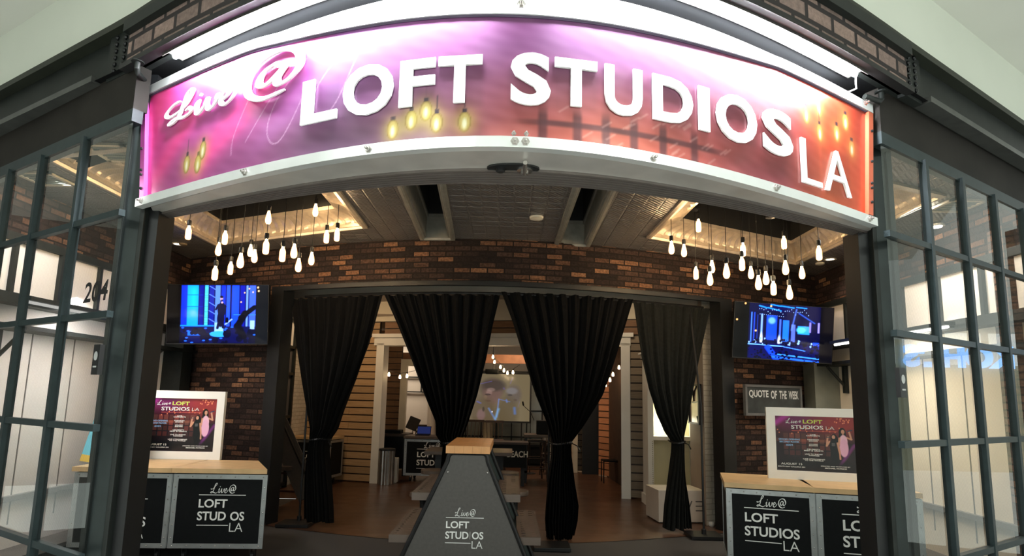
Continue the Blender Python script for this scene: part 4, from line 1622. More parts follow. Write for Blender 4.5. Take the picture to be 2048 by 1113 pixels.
def tv(c4, Y, art, label, nm):
    a, b, c, d = [aty(*p, Y) for p in c4]     # TL TR BR BL
    ctr = (a + b + c + d) / 4
    w = ((b - a).length + (c - d).length) / 2
    h = ((a - d).length + (b - c).length) / 2
    ex = (b - a).normalized()
    t = thing('television', tuple(ctr), label, 'television')
    # face leans down a little and follows its upper edge in plan
    yaw = math.atan2(ex.y, ex.x)
    t.rotation_euler = (math.radians(5), math.atan2(-ex.z, ex.x), yaw)
    m = MB(); m.box((-w / 2, 0, -h / 2), (w / 2, .05, h / 2), None, 0, .006); m.build('casing', M_LAMBLK, t, world=False)
    m = MB()
    for lo, hi in (((-w / 2, -.006, -h / 2), (w / 2, .0, -h / 2 + .012)), ((-w / 2, -.006, h / 2 - .006), (w / 2, 0, h / 2)), ((-w / 2, -.006, -h / 2), (-w / 2 + .006, 0, h / 2)), ((w / 2 - .006, -.006, -h / 2), (w / 2, 0, h / 2))):
        m.box(lo, hi)
    m.build('bezel', M_CHAR, t, world=False)
    paint('screen', 0, 0, 260, 150, art, M_SCREEN, t, lambda x, z: (-w / 2 + .006 + x * (w - .012), -.003, -h / 2 + .012 + z * (h - .018)))
    m = MB(); m.box((-.15, .05, -.12), (.15, .10, .12)); m.tube([(0, .08, 0), (0, .45, 0)], .03, 8)
    m.build('wall_bracket', M_CHAR, t, world=False)
    return t


tv(((335, 570), (538, 571), (536, 691), (333, 687)), 7.25, tv_art_left, 'wall television above the left counters showing a singer on blue stage', 'l')
tv(((1467, 603), (1667, 617), (1665, 729), (1466, 716)), 7.40, tv_art_right, 'wall television above the chalkboard showing a wide blue concert stage', 'r')

# ---------------------------------------------------------------- chalkboard: QUOTE OF THE WEEK
a, b, c, d = [aty(*p, 7.72) for p in ((1475, 773), (1618, 777), (1618, 829), (1475, 828))]
t = thing('chalkboard', tuple((a + b + c + d) / 4), 'long framed chalkboard reading quote of the week on brick wall', 'chalkboard', rz=math.radians(22))
w, h = (b - a).length * 1.0, (a - d).length
m = MB(); m.box((-w / 2, -.012, -h / 2), (w / 2, .02, h / 2)); m.build('slate', plain('chalk_slate', (.030, .035, .035), .8, 0, .4, 5), t, world=False)
m = MB()
for lo, hi in (((-w / 2 - .02, -.025, -h / 2 - .02), (w / 2 + .02, .02, -h / 2 + .012)), ((-w / 2 - .02, -.025, h / 2 - .012), (w / 2 + .02, .02, h / 2 + .02)),
               ((-w / 2 - .02, -.025, -h / 2), (-w / 2 + .012, .02, h / 2)), ((w / 2 - .012, -.025, -h / 2), (w / 2 + .02, .02, h / 2))):
    m.box(lo, hi)
m.build('frame', plain('grey_wood_frame', (.10, .10, .10), .6), t, world=False)
m = MB()
for ws, x0, x1 in (('QUOTE', -.45, -.10), ('OF', -.055, .055), ('THE', .10, .235), ('WEEK', .275, .46)):
    fit(m, ws, x0 * w, x1 * w, h * .06, h * .36, lambda x, z, dd: (x, -.016 - dd, z), .03)
m.build('lettering', plain('chalk_white', (.55, .56, .55), .9, 0, .4, 60), t, world=False)

# ================================================================ COUNTERS (flight-case style)
def counter(W_, D_, H_, z0, logo_kw, label, loc, rz, cut=0.0, mat_top=None):
    """local: front face at y=0, x 0..W_, body z0..H_-.05, top above"""
    t = thing('event_counter', loc, label, 'counter', 'black logo counters', rz)
    tt = .045
    m = MB()
    pl_ = [(0, 0), (W_, 0), (W_ - cut, D_), (0, D_)]
    pt_ = [(-.02, -.03), (W_ - .001, -.03), (W_ - cut, D_ + .02), (-.02, D_ + .02)]
    def pris(m, poly, za, zb):
        m.add([(x, y, za) for x, y in poly] + [(x, y, zb) for x, y in poly], [(3, 2, 1, 0), (4, 5, 6, 7)] + [(i, (i + 1) % 4, (i + 1) % 4 + 4, i + 4) for i in range(4)])
    pris(m, pl_, z0, H_ - tt - .012)
    m.build('body', M_LAMBLK, t, world=False)
    m = MB(); pris(m, pt_, H_ - tt, H_); m.build('worktop', mat_top or M_MAPLE, t, world=False)
    m = MB()
    e, q = .045, .006
    for (ax, bx) in ((0, e), (W_ - e, W_)):
        m.box((ax, -q, z0), (bx, 0, H_ - tt - .012))
    m.box((e, -q, z0), (W_ - e, 0, z0 + e)); m.box((e, -q, H_ - tt - .012 - e), (W_ - e, 0, H_ - tt - .012))
    for xs in (((-q, 0), (W_, W_ + q)) if not cut else ((-q, 0),)):
        for y0, y1, za, zb in ((0, e, z0, H_ - tt - .012), (D_ - e, D_, z0, H_ - tt - .012), (e, D_ - e, z0, z0 + e), (e, D_ - e, H_ - tt - .012 - e, H_ - tt - .012)):
            m.box((xs[0], y0, za), (xs[1], y1, zb))
    m.build('edging', M_CASEALU, t, world=False)
    m = MB()
    for k in range(7):
        for z_ in (z0 + .022, H_ - tt - .035):
            m.lathe([(.007, 0), (.005, .003), (.001, .004)], (0, 0, 0), 6, Matrix.Translation((.04 + k * (W_ - .08) / 6, -q, z_)) @ Matrix.Rotation(math.pi / 2, 4, 'X'))
    for k in range(5):
        for x_ in (.022, W_ - .022):
            m.lathe([(.007, 0), (.005, .003), (.001, .004)], (0, 0, 0), 6, Matrix.Translation((x_, -q, z0 + .10 + k * (H_ - z0 - .28) / 4)) @ Matrix.Rotation(math.pi / 2, 4, 'X'))
    o = m.build('rivets', M_STEEL, t, world=False)
    m = MB()
    lw = W_ * logo_kw.pop('w', .52)
    lx = W_ * logo_kw.pop('x', .25)
    lz = logo_kw.pop('z', H_ - .30)
    logo(m, lx, lw, lz, lambda x, z, d: (x, -.0025 - d, z), **logo_kw)
    m.build('logo', M_LOGO, t, world=False)
    for x_ in (.12, W_ - .12):
        for y_ in (.10, D_ - .10):
            if y_ > .2 and x_ > .3 and cut:
                continue
            m = MB()
            m.box((x_ - .04, y_ - .04, z0 - .012), (x_ + .04, y_ + .04, z0))
            m.tube([(x_ - .014, y_, .038), (x_ + .014, y_, .038)], .036, 12)
            m.box((x_ - .024, y_ - .02, .03), (x_ - .018, y_ + .02, z0 - .01)); m.box((x_ + .018, y_ - .02, .03), (x_ + .024, y_ + .02, z0 - .01))
            m.build('caster', M_CHAR, t, world=False)
    return t


YL = 5.80
counter(.93, .70, .885, .125, dict(), 'black logo counter left of its pair, partly behind the left steel post', (-4.24, YL, 0), math.radians(2.5))
counter(.90, .70, .885, .125, dict(skip_i=True, z=.63, x=.28, w=.50), 'black logo counter reading STUD OS, right of the pair before the left brick wall', (-3.295, YL + .045, 0), math.radians(3.5), .36)
ra = math.atan2(-.42, 1.36)
counter(.76, .75, .885, .125, dict(w=.62, x=.20, z=.66), 'black logo counter fully in view before the right brick wall', (2.10, 5.70, 0), ra)
counter(.86, .75, .885, .125, dict(w=.62, x=.24, z=.66), 'black logo counter cut off by the right steel post', (2.10 + .775 * math.cos(ra), 5.70 + .775 * math.sin(ra), 0), ra + math.radians(4))


# ================================================================ FRAMED POSTERS
def poster_art(X, Z):
    img = np.zeros((len(X), 3)) + C(38, 24, 30)
    A = 1.45
    img = over(img, np.clip((Z - .45) / .5, 0, 1) * .8, C(105, 38, 52))
    img = over(img, ell(X, Z, .35, 1.0, .55, .22, 0, .9) * .8, C(120, 40, 100))
    img = over(img, ell(X, Z, .85, .95, .35, .3, 0, 1.0) * .8, C(165, 60, 55))
    img = over(img, seg(X, Z, (.0, .86), (.16, 1.02), .04, 1, 1.2) * .8, C(190, 60, 170))
    # grid of window panes
    for i in range(9):
        for j in range(4):
            x0, z0 = .10 + i * .075, .28 + j * .105
            c = (120 + 14 * ((i * 3 + j) % 4), 78, 66) if (i + j) % 3 else (96, 60, 52)
            img = over(img, rect(X, Z, x0, x0 + .066, z0, z0 + .092, .005) * (.30 + .13 * j), C(*c))
    img = over(img, rect(X, Z, 0, .9, .52, .60, .02) * .25, C(220, 130, 90))
    rr = random.Random(2)
    for k in range(26):
        x, z = rr.random() * .9, .72 + rr.random() * .06 - .04 * math.sin(k)
        img = over(img, ell(X, Z, x, z, .007, .011, 0, .8), C(255, 150, 100))
    for k in range(16):
        img = over(img, ell(X, Z, .70 + rr.random() * .24, .88 + rr.random() * .10, .008, .012, 0, .8), C(255, 150, 110))
    img = over(img, rect(X, Z, .0, 1, 0, .24, .10) * .85, C(20, 14, 20))
    img = over(img, seg(X, Z, (.78, .10), (.98, .50), .022, 1, 1.2) * .8, C(120, 50, 130))
    # two singers: one in a black top, one in a pale dress
    sk, hair = C(205, 150, 125), C(22, 15, 16)
    # pale dress woman (right, taller)
    img = over(img, ell(X, Z, .838, .725, .042, .080), hair)
    img = over(img, ell(X, Z, .815, .66, .020, .08), hair); img = over(img, ell(X, Z, .868, .66, .018, .07), hair)
    img = over(img, ell(X, Z, .845, .735, .022, .040), sk)
    img = over(img, rect(X, Z, .835, .856, .67, .71, .006), sk)
    img = over(img, seg(X, Z, (.89, .63), (.945, .60), .014), sk); img = over(img, seg(X, Z, (.945, .60), (.925, .72), .012), sk)
    img = over(img, ell(X, Z, .922, .735, .011, .018), sk); img = over(img, seg(X, Z, (.905, .745), (.955, .768), .008), C(40, 60, 90))
    img = over(img, ell(X, Z, .848, .56, .050, .12), C(235, 190, 215))
    img = over(img, ell(X, Z, .850, .44, .055, .16), C(228, 175, 210))
    img = over(img, seg(X, Z, (.80, .62), (.79, .50), .012), sk)
    # black top woman (left)
    img = over(img, ell(X, Z, .735, .62, .036, .075), hair)
    img = over(img, ell(X, Z, .765, .56, .020, .09), hair)
    img = over(img, ell(X, Z, .728, .635, .020, .036), sk)
    img = over(img, seg(X, Z, (.675, .55), (.64, .47), .013), sk); img = over(img, seg(X, Z, (.64, .47), (.655, .62), .011), sk)
    img = over(img, ell(X, Z, .662, .63, .011, .018), sk); img = over(img, seg(X, Z, (.645, .625), (.695, .635), .007), C(60, 60, 70))
    img = over(img, ell(X, Z, .725, .47, .048, .13), C(22, 20, 24))
    img = over(img, seg(X, Z, (.775, .53), (.795, .36), .013), sk); img = over(img, seg(X, Z, (.795, .36), (.80, .24), .011), sk)
    img = over(img, ell(X, Z, .735, .30, .052, .14), C(14, 12, 18))
    img = over(img, rect(X, Z, .700, .745, .47, .53, .004) * .35, C(200, 200, 200))
    img = over(img, rect(X, Z, .60, 1.0, .0, .22, .12) * .9, C(16, 12, 18))
    return img


def poster(loc, rz, label, W_=.98, H_=.76):
    t = thing('framed_poster', loc, label, 'poster', None, rz)
    b = .085
    w, h = W_ - 2 * b - .02, H_ - 2 * b - .02
    m = MB()
    for lo, hi in (((0, 0, 0), (W_, .05, b)), ((0, 0, H_ - b), (W_, .05, H_)), ((0, 0, b), (b, .05, H_ - b)), ((W_ - b, 0, b), (W_, .05, H_ - b))):
        m.box(lo, hi)
    m.box((.01, .03, .01), (W_ - .01, .045, H_ - .01))
    m.build('frame', M_WFRAME, t, world=False)
    x0, z0 = b - .0, b - .0
    w, h = W_ - 2 * b, H_ - 2 * b
    paint('print', 0, 0, 220, 160, poster_art, M_PRINT, t, lambda x, z: (x0 + x * w, .022, z0 + z * h))
    P = lambda x, z, d: (x0 + x * w, .0205 - d, z0 + z * h)
    m = MB()
    script_mesh(m, [SC_L2, SC_I, SC_V, SC_E, SC_DOT], lambda a, b_, c: P(.14 + a * .068, .87 + b_ * .085, c), .05, .14)
    script_mesh(m, [[(a - 2.44, b_) for a, b_ in SC_A1]], lambda a, b_, c: P(.305 + a * .032, .885 + b_ * .04, c), .10, .16)
    fit(m, 'STUDIOS', .205, .605, .765, .835, P, .02); fit(m, 'LA', .64, .745, .765, .825, P, -.012)
    for s_, z, wd in (('LIVE', .655, .07), ('CONCERTS', .635, .17), ('FASHION', .565, .14), ('SHOWS', .540, .11), ('AWARD', .480, .11), ('SHOWS', .455, .11), ('CELEBRITY', .388, .165),
                      ('MEET & GREETS', .363, .24), ('LIVE TV SHOW', .300, .22), ('TAPINGS', .275, .135), ('LIVE STREAMING', .212, .27), ('TO THE WORLD', .187, .235)):
        cen(m, s_, .475, z, .021, P, wd, .025)
    fit(m, 'AUGUST 15', .06, .325, .105, .140, P, .01)
    fit(m, 'SOUTH BAY GALLERIA 204', .02, .36, .060, .080, P, .02)
    fit(m, 'CREATED AND PRODUCED BY', .555, .915, .095, .112, P, .02)
    fit(m, 'MICHAEL PATRICK', .605, .875, .058, .080, P, .03)
    m.build('white_lettering', M_LOGO, t, world=False)
    m = MB()
    fit(m, 'LOFT', .355, .60, .868, .940, P, .025)
    m.build('yellow_lettering', plain('lime_print', (.62, .72, .12), .5, 0, .03), t, world=False)
    m = MB()
    cen(m, 'GRAND OPENING', .175, .555, .030, P, .27, .035)
    cen(m, 'SECOND FLOOR', .175, .508, .030, P, .25, .035)
    cen(m, '#204', .175, .448, .036, P, .09, .03)
    m.build('blue_lettering', plain('blue_print', (.22, .42, .70), .5, 0, .03), t, world=False)
    m = MB()
    m.quad(P(.21, .728, 0), P(.78, .728, 0), P(.78, .735, 0), P(.21, .735, 0))
    m.build('red_rule', plain('red_print', (.8, .12, .08), .5, 0, .03), t, world=False)
    return t


def place_by(px, py, z):
    p = atz(px, py, z)
    return p


pR = atz(1537, 957, .885)
poster((pR.x, pR.y, .885), ra + .06, 'white framed event poster standing on the right pair of counters', .92, .72)
pLr = atz(440, 922, .885)
a1 = math.radians(1.5)
poster((pLr.x - .98 * math.cos(a1), pLr.y + .05 - .98 * math.sin(a1), .885), a1, 'white framed event poster standing on the left pair of counters', .95, .755)
# blue card in front of the left poster
cb = atz(168, 922, .885)
t = thing('blue_card', (cb.x, cb.y - .02, .885), 'pale blue and yellow advertising card leaning behind the left post', 'card')
m = MB()
Mc = Matrix.Translation((cb.x - .02, cb.y - .04, .886)) @ Matrix.Rotation(math.radians(-9), 4, 'X') @ Matrix.Rotation(math.radians(7), 4, 'Y')
m.box((0, 0, .07), (.56, .012, .72), Mc); m.build('sheet', plain('cyan_card', (.16, .55, .70), .5, 0, .04), t)
m = MB(); m.box((0, 0, .0), (.56, .012, .07), Mc); m.build('yellow_band', plain('yellow_card', (.75, .50, .08), .5, 0, .04), t)
m = MB()
fit(m, 'con', .07, .165, .26, .305, lambda x, z, d: Mc @ Vector((x, -.002 - d, z)), .01)
fit(m, 'e', .115, .15, .34, .375, lambda x, z, d: Mc @ Vector((x, -.002 - d, z)), .01)
m.build('lettering', M_POSTIN, t)

# ================================================================ DRAPE FRAME AND CURTAINS
RZ = 2.925
rod = thing('drape_frame', (0, 7, 0), 'thin black pipe frame carrying the four black curtains across the opening', 'curtain frame')
m = MB()
us = np.linspace(DRAPE.u(-2.78), DRAPE.u(2.62), 24)
m.tube([DRAPE.pt(u, RZ) for u in us], .019, 8)
m.build('crossbar', M_CHAR, rod, smooth=True)
for (px, py) in ((592, 1052), (1103, 1098), (1408, 1076)):
    p = atz(px, py, 0.0)
    m = MB()
    m.box((p.x - .20, p.y - .17, .008), (p.x + .20, p.y + .17, .045), None, 0, .004)
    m.build('base_plate', M_CHAR, rod)
    q = DRAPE.pt(DRAPE.u(p.x * 1.0), RZ)
    m = MB()
    yb = p.y if px != 1103 else q.y + .17
    if px == 1103:
        rod.children[-1].location.y += .10
    m.lathe([(.03, 0), (.03, .05), (.018, .06)], (p.x, yb, .045), 10)
    m.tube([(p.x, yb, .045), (p.x, yb, 1.6), (q.x, q.y + (.17 if px == 1103 else 0), RZ)], .014, 8)
    m.build('upright', M_CHAR, rod, smooth=True)
# a pale header board behind the rod
m = slab(Plan(lambda x: BACK.f(x) + .62, -7, 7), -3.6, 3.4, 2.98, 3.5, .1, 30)
struct(m, 'trim_14', plain('greige_header', (.62, .57, .50), .6, 0, .05, 3))


def curtain(prof, label, nf=9, mat=None, seed=0, amp=.055, tie=None, ragged=.03, group='black curtains'):
    """prof: (py, left px, right px) rows from the rod downwards, in the drape's plane"""
    rows = []
    for py, lx, rx in prof:
        ul, zl = DRAPE.hit(lx, py)
        ur, zr = DRAPE.hit(rx, py)
        rows.append(((zl + zr) / 2, ul, ur, zl, zr))
    t = thing('curtain', tuple(DRAPE.pt((rows[0][1] + rows[0][2]) / 2, rows[0][0])), label, 'curtain', group)
    ys = [r[0] for r in rows][::-1]
    z_top, z_bot = rows[0][0], rows[-1][0]
    nz, nu = 70, 90
    rr = random.Random(seed)
    ph = [rr.random() * 6.28 for _ in range(6)]
    vs, fs = [], []
    for layer in (0, 1):
        for j in range(nz + 1):
            z = z_top + (z_bot - z_top) * j / nz
            ul = np.interp(z, ys, [r[1] for r in rows][::-1])
            ur = np.interp(z, ys, [r[2] for r in rows][::-1])
            w = ur - ul
            w0 = rows[0][2] - rows[0][1]
            tight = 1 - min(1, w / w0)
            for i in range(nu + 1):
                s_ = i / nu
                u = ul + w * s_
                f = math.sin(s_ * nf * 6.283 + ph[0] + .5 * math.sin(s_ * 9 + ph[1])) * (amp * (.45 + .9 * tight)) + math.sin(s_ * nf * 2.7 * 6.283 + ph[2]) * amp * .22
                f += math.sin(s_ * 3.14) * .10 * tight
                zz = z
                if j == nz:
                    zz += ragged * (math.sin(s_ * 17 + ph[3]) + math.sin(s_ * 41 + ph[4]) * .5)
                if j == 0:
                    zz += .006 * math.sin(s_ * 60)
                vs.append(DRAPE.pt(u, zz, f - layer * .006 + .03))
    st = (nz + 1) * (nu + 1)
    for L in (0, 1):
        for j in range(nz):
            for i in range(nu):
                a = L * st + j * (nu + 1) + i
                fs.append((a, a + 1, a + nu + 2, a + nu + 1))
    for j in range(nz):
        for i in (0, nu):
            a = j * (nu + 1) + i
            fs.append((a, a + nu + 1, a + nu + 1 + st, a + st))
    for j in (0, nz):
        for i in range(nu):
            a = j * (nu + 1) + i
            fs.append((a, a + 1, a + 1 + st, a + st))
    m = MB(); m.add(vs, fs)
    m.build('cloth', mat or M_CLOTH, t, smooth=True)
    if tie:
        lx, rx, py = tie
        (ul, zl), (ur, _) = DRAPE.hit(lx, py), DRAPE.hit(rx, py)
        m = MB()
        cu, hw = (ul + ur) / 2, (ur - ul) / 2 + .02
        pts = [DRAPE.pt(cu + hw * math.cos(a), zl + .012 * math.sin(a * 2), .03 + .13 * math.sin(a)) for a in np.linspace(0, 2 * math.pi, 18)]
        m.tube(pts, .014, 6)
        m.tube([pts[0], DRAPE.pt(cu + hw + .05, zl - .03, .10), DRAPE.pt(cu + hw + .09, zl - .09, .10)], .007, 5)
        m.build('tie_cord', M_CHAR, t)
    return t


curtain([(596, 584, 769), (640, 592, 757), (690, 598, 743), (760, 610, 716), (820, 622, 690), (858, 630, 676), (880, 629, 660), (900, 626, 658), (950, 620, 662), (1000, 618, 666), (1040, 618, 668)],
        'black curtain gathered low, furthest left in the opening', 9, seed=1, tie=(630, 659, 878), ragged=.02)
curtain([(592, 771, 1000), (650, 796, 986), (720, 824, 972), (790, 850, 955), (845, 873, 937), (872, 874, 927), (890, 888, 924), (930, 884, 926), (1000, 880, 930), (1068, 876, 934)],
        'black curtain gathered behind the wooden table top', 10, seed=2, tie=(890, 924, 884), ragged=.012)
curtain([(593, 1002, 1262), (650, 1024, 1245), (720, 1046, 1224), (790, 1068, 1200), (850, 1092, 1163), (884, 1102, 1138), (910, 1102, 1138), (960, 1095, 1144), (1010, 1090, 1152), (1040, 1088, 1150), (1076, 1092, 1142)],
        'widest black curtain, gathered just right of the table', 11, seed=3, tie=(1103, 1138, 886), ragged=.03)
curtain([(612, 1263, 1414), (660, 1270, 1404), (720, 1279, 1391), (780, 1293, 1379), (830, 1310, 1370), (864, 1327, 1362), (884, 1343, 1358), (905, 1342, 1359), (960, 1334, 1363), (1010, 1326, 1371), (1056, 1322, 1376)],
        'thin black curtain tied waist high before the lit white shelf unit', 7, mat=M_SHEER, seed=4, tie=(1343, 1358, 884), ragged=.015, amp=.04)

# ================================================================ ROOMS BEHIND
def planks(pl, x0, x1, z0, z1, nm, mat, pitch=.137, gap=.022, back=True, jn=1.1, seed=0):
    """horizontal slats with dark gaps on a backing"""
    m = MB()
    rr = random.Random(seed)
    u0, u1 = pl.u(x0), pl.u(x1)
    z = z0
    while z + .02 < z1:
        zt = min(z + pitch - gap, z1)
        u = u0
        first = True
        off = .35 + .5 * (int((z - z0) / pitch) % 2)
        while u < u1 - .01:
            e = min(u1, u + (jn * off if first else jn))
            first = False
            A = [pl.pt(u + .003, z, 0), pl.pt(e - .003, z, 0), pl.pt(e - .003, zt, 0), pl.pt(u + .003, zt, 0)]
            B = [pl.pt(u + .003, z, -.02), pl.pt(e - .003, z, -.02), pl.pt(e - .003, zt, -.02), pl.pt(u + .003, zt, -.02)]
            uv = [(u, z), (e, z), (e, zt), (u, zt)]
            m.quad(*A, uv)
            for k in range(4):
                m.quad(A[k], B[k], B[(k + 1) % 4], A[(k + 1) % 4], [uv[k], uv[k], uv[(k + 1) % 4], uv[(k + 1) % 4]])
            u = e
        z += pitch
    struct(m, nm, mat)
    if back:
        struct(slab(Plan(lambda x: pl.f(x) + .035, -7, 7), x0, x1, z0, z1, .06, 2), nm + '_backing', M_DKWOOD)


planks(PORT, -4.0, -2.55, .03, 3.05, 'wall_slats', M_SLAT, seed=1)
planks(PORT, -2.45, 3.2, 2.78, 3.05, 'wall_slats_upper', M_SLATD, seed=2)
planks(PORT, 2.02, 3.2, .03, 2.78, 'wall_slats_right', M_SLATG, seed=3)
struct(slab(PORT, -4.0, 3.3, 3.05, 3.5, .08, 2), 'wall_portal_top', M_CREAM)
po = thing('doorframe_portal', (0, 10.5, 0), kind='structure')
PORT2 = Plan(lambda x: PORT.f(x) - .05, -6, 6)
for x in (-2.585, 1.90):
    slab(PORT2, x, x + .15, 0, 2.62, .22, 1).build('post', M_WHITE, po)
slab(PORT2, -2.64, 2.06, 2.58, 2.77, .24, 1).build('header', M_WHITE, po)
slab(Plan(lambda x: PORT.f(x) - .09, -6, 6), -2.68, 2.10, 2.73, 2.80, .28, 1).build('cap_moulding', M_WHITE, po)
# side walls between the opening and the portal
m = MB()
m.quad((-3.95, 8.12, 0), (-3.95, 11.5, 0), (-3.95, 11.5, 3.4), (-3.95, 8.12, 3.4), [(0, 0), (3.75, 0), (3.75, 3.4), (0, 3.4)])
struct(m, 'wall_inner_left', M_WBRICK)
w = thing('window_5', (-3.93, 9.9, 0), kind='structure')
m = MB()
for y in (9.0, 9.72, 10.36):
    m.box((-3.945, y - .03, 0), (-3.88, y + .03, 2.95))
for z in (.05, 1.2, 1.95, 2.42, 2.90):
    m.box((-3.945, 9.0, z), (-3.88, 10.38, z + .05))
m.build('window_frame', M_BLACK, w)
m = MB(); m.box((-3.946, 9.0, 2.45), (-3.93, 10.36, 2.9)); m.build('pane', M_GLASSW, w)
m = MB(); m.box((-3.946, 9.0, .08), (-3.93, 10.36, 2.42)); m.build('lower_pane', plain('smoky_pane', (.12, .11, .11), .15, 0, .1, 3), w)
# white brick pier and the wall behind it
m = MB()
def bq(a, b, z0_, z1_):
    L = math.hypot(b[0] - a[0], b[1] - a[1])
    m.quad((a[0], a[1], z0_), (b[0], b[1], z0_), (b[0], b[1], z1_), (a[0], a[1], z1_), [(0, z0_), (L, z0_), (L, z1_), (0, z1_)])
bq((2.66, 7.98), (3.4, 8.25), 0, 3.3)
bq((3.4, 8.25), (3.4, 9.9), 0, 3.3)
struct(m, 'wall_white_pier', M_WBRICK)
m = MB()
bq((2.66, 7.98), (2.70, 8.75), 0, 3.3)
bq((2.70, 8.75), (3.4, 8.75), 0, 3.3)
struct(m, 'wall_pier_side', plain('shaded_taupe_plaster', (.36, .29, .24), .7, 0, .06, 3))  # pier side in shade, the darkness put into the plaster colour
m = MB()
xs_ = np.linspace(-5.0, 5.0, 24)
for a, b in zip(xs_[:-1], xs_[1:]):
    m.quad((a, BACK.f(a) + .165, 3.44), (b, BACK.f(b) + .165, 3.44), (b, 11.6, 3.44), (a, 11.6, 3.44))
struct(m, 'ceiling_inner', plain('inner_ceiling_paint', (.40, .36, .32), .8, 0, .05, 2))
struct(MB().box((-6.0, 11.0, 3.15), (6.0, 21, 3.19)), 'ceiling_rear', plain('rear_ceiling_paint', (.30, .24, .19), .8, 0, .05, 2))
# outer shell of the rear rooms
YB = 15.4
m = MB()
m.box((-5.4, 8.6, 0), (-5.3, 21, 3.5)); m.box((5.3, 8.6, 0), (5.4, 21, 3.5)); m.box((-5.4, 20.2, 0), (5.4, 20.3, 3.5))
struct(m, 'wall_shell', M_CREAM)
m = MB(); m.box((-2.15, YB, 0), (1.45, YB + .1, 3.15)); struct(m, 'wall_rear', plain('grey_putty_wall', (.36, .34, .30), .75, 0, .05, 2))
# rear left: slat wall, white opening, bright room beyond
L1 = Plan(lambda x: 13.1, -6, 6)
planks(L1, -2.98, -2.48, .03, 3.1, 'wall_slats_rear', M_SLATD, seed=4)
m = MB(); m.box((-4.4, 13.1, 0), (-2.98, 13.16, 3.1)); struct(m, 'wall_rear_left', plain('dark_brown_wall', (.09, .055, .04), .7))
m = MB()
for x in (-3.32, -3.0):
    m.box((x, 12.95, 0), (x + .13, 13.1, 2.15))
m.box((-3.40, 12.93, 2.12), (-2.84, 13.1, 2.22))
struct(m, 'door_1', M_CREAM)
m = MB(); m.box((-3.2, 13.02, .1), (-3.0, 13.06, 2.12)); struct(m, 'door_1_panel', plain('smoked_mirror', (.16, .14, .12), .12, .6, .1, 2))
m = MB()
m.box((-2.48, 13.0, 0), (-2.34, 13.16, 2.45)); m.box((-2.34, 12.98, 2.30), (-1.3, 13.16, 2.45)); m.box((-1.42, 13.0, 0), (-1.30, 13.16, 2.45))
struct(m, 'door_2', M_CREAM)
m = MB(); m.box((-4.6, 15.9, 0), (-1.2, 16.0, 3.1)); m.box((-1.95, 13.8, 0), (-1.87, 15.9, 3.1)); struct(m, 'wall_bright_room', plain('warm_white_wall', (.84, .76, .66), .6, 0, .03, 2))
m = MB()
for z in (1.72, 2.12):
    m.box((-2.9, 15.80, z), (-1.95, 15.86, z + .03))
for x in (-2.9, -2.45, -2.05):
    m.box((x, 15.80, 1.72), (x + .03, 15.86, 2.15))
struct(m, 'window_6', M_BLACK)
# rear right: corridor
m = MB()
m.quad((2.18, 10.9, 0), (2.12, 12.75, 0), (2.12, 12.75, 3.1), (2.18, 10.9, 3.1))
R1 = Plan(lambda x: 12.75 - (x - 1.9) * 1.2, -6, 6)
struct(m, 'wall_corridor', M_DKWOOD)
planks(Plan(lambda x: 12.8 - (x - 1.95) * 1.6, -6, 6), 1.95, 2.6, .03, 3.1, 'wall_slats_corridor', slat_mat('amber_slats', (.40, .16, .07), (.55, .25, .12)), seed=5)
d0 = aty(1226, 778, 12.3)
t = thing('door_3', (2.22, 12.25, 0), kind='structure')
pd = Plan(lambda x: 12.72 - (x - 1.95) * 1.6, -6, 6)
slab(pd, 2.16, 2.5, 0, 2.05, .04, 1).build('door_leaf', plain('putty_door', (.42, .32, .24), .5), t)
for z in (1.05, 1.35, 1.65):
    slab(Plan(lambda x: 12.71 - (x - 1.95) * 1.6, -6, 6), 2.30, 2.42, z, z + .24, .01, 1).build('door_pane', M_CREAM, t)
m = MB(); p_ = pd.pt(pd.u(2.19), 1.02, .03); m.lathe([(.001, -.03), (.025, -.02), (.03, 0), (.025, .02), (.001, .03)], tuple(p_), 10); m.build('door_knob', M_CHAR, t)
m = MB(); m.box((1.62, 12.98, .0), (1.98, 13.06, 1.62)); tag(m.build('tall_black_panel', plain('navy_black_panel', (.010, .013, .018), .6)), 'tall plain black panel standing in the corridor before the slats', 'panel')
planks(Plan(lambda x: 13.35, -6, 6), 1.52, 1.75, .03, 3.1, 'wall_slats_end', M_SLATG, seed=6)
m = MB(); m.box((1.44, 13.2, 0), (1.54, 13.45, 2.5)); struct(m, 'trim_15', M_CREAM)
m = MB(); m.box((.9, 18.4, 0), (5.0, 18.5, 3.1)); struct(m, 'wall_far_room', plain('peach_wall', (.70, .52, .36), .6, 0, .03, 2))

# window grid on the rear wall and the projection screen
g = thing('window_7', (0, YB, 0), kind='structure')
m = MB()
Y_ = YB - .04
xa, xb = -1.95, .86
zs = (.62, 1.30, 2.0, 2.32)
for z in zs:
    m.box((xa, Y_ - .02, z - .016), (xb, Y_ + .02, z + .016))
x = xa
while x <= xb + .01:
    m.box((x - .013, Y_ - .02, .45), (x + .013, Y_ + .02, 2.32)); x += .40
m.build('muntins', M_BLACK, g)
m = MB(); m.box((xa, Y_ + .022, .45), (xb, Y_ + .03, 2.32)); m.build('misty_panes', plain('misty_glass', (.40, .42, .36), .12, 0, .3, 1.5), g)
YS = 14.0
c4 = [aty(*p, YS) for p in ((928, 748), (1057, 752), (1056, 844), (926, 839))]
sx0, sx1, sz0, sz1 = -1.22, .47, 1.08, 2.20


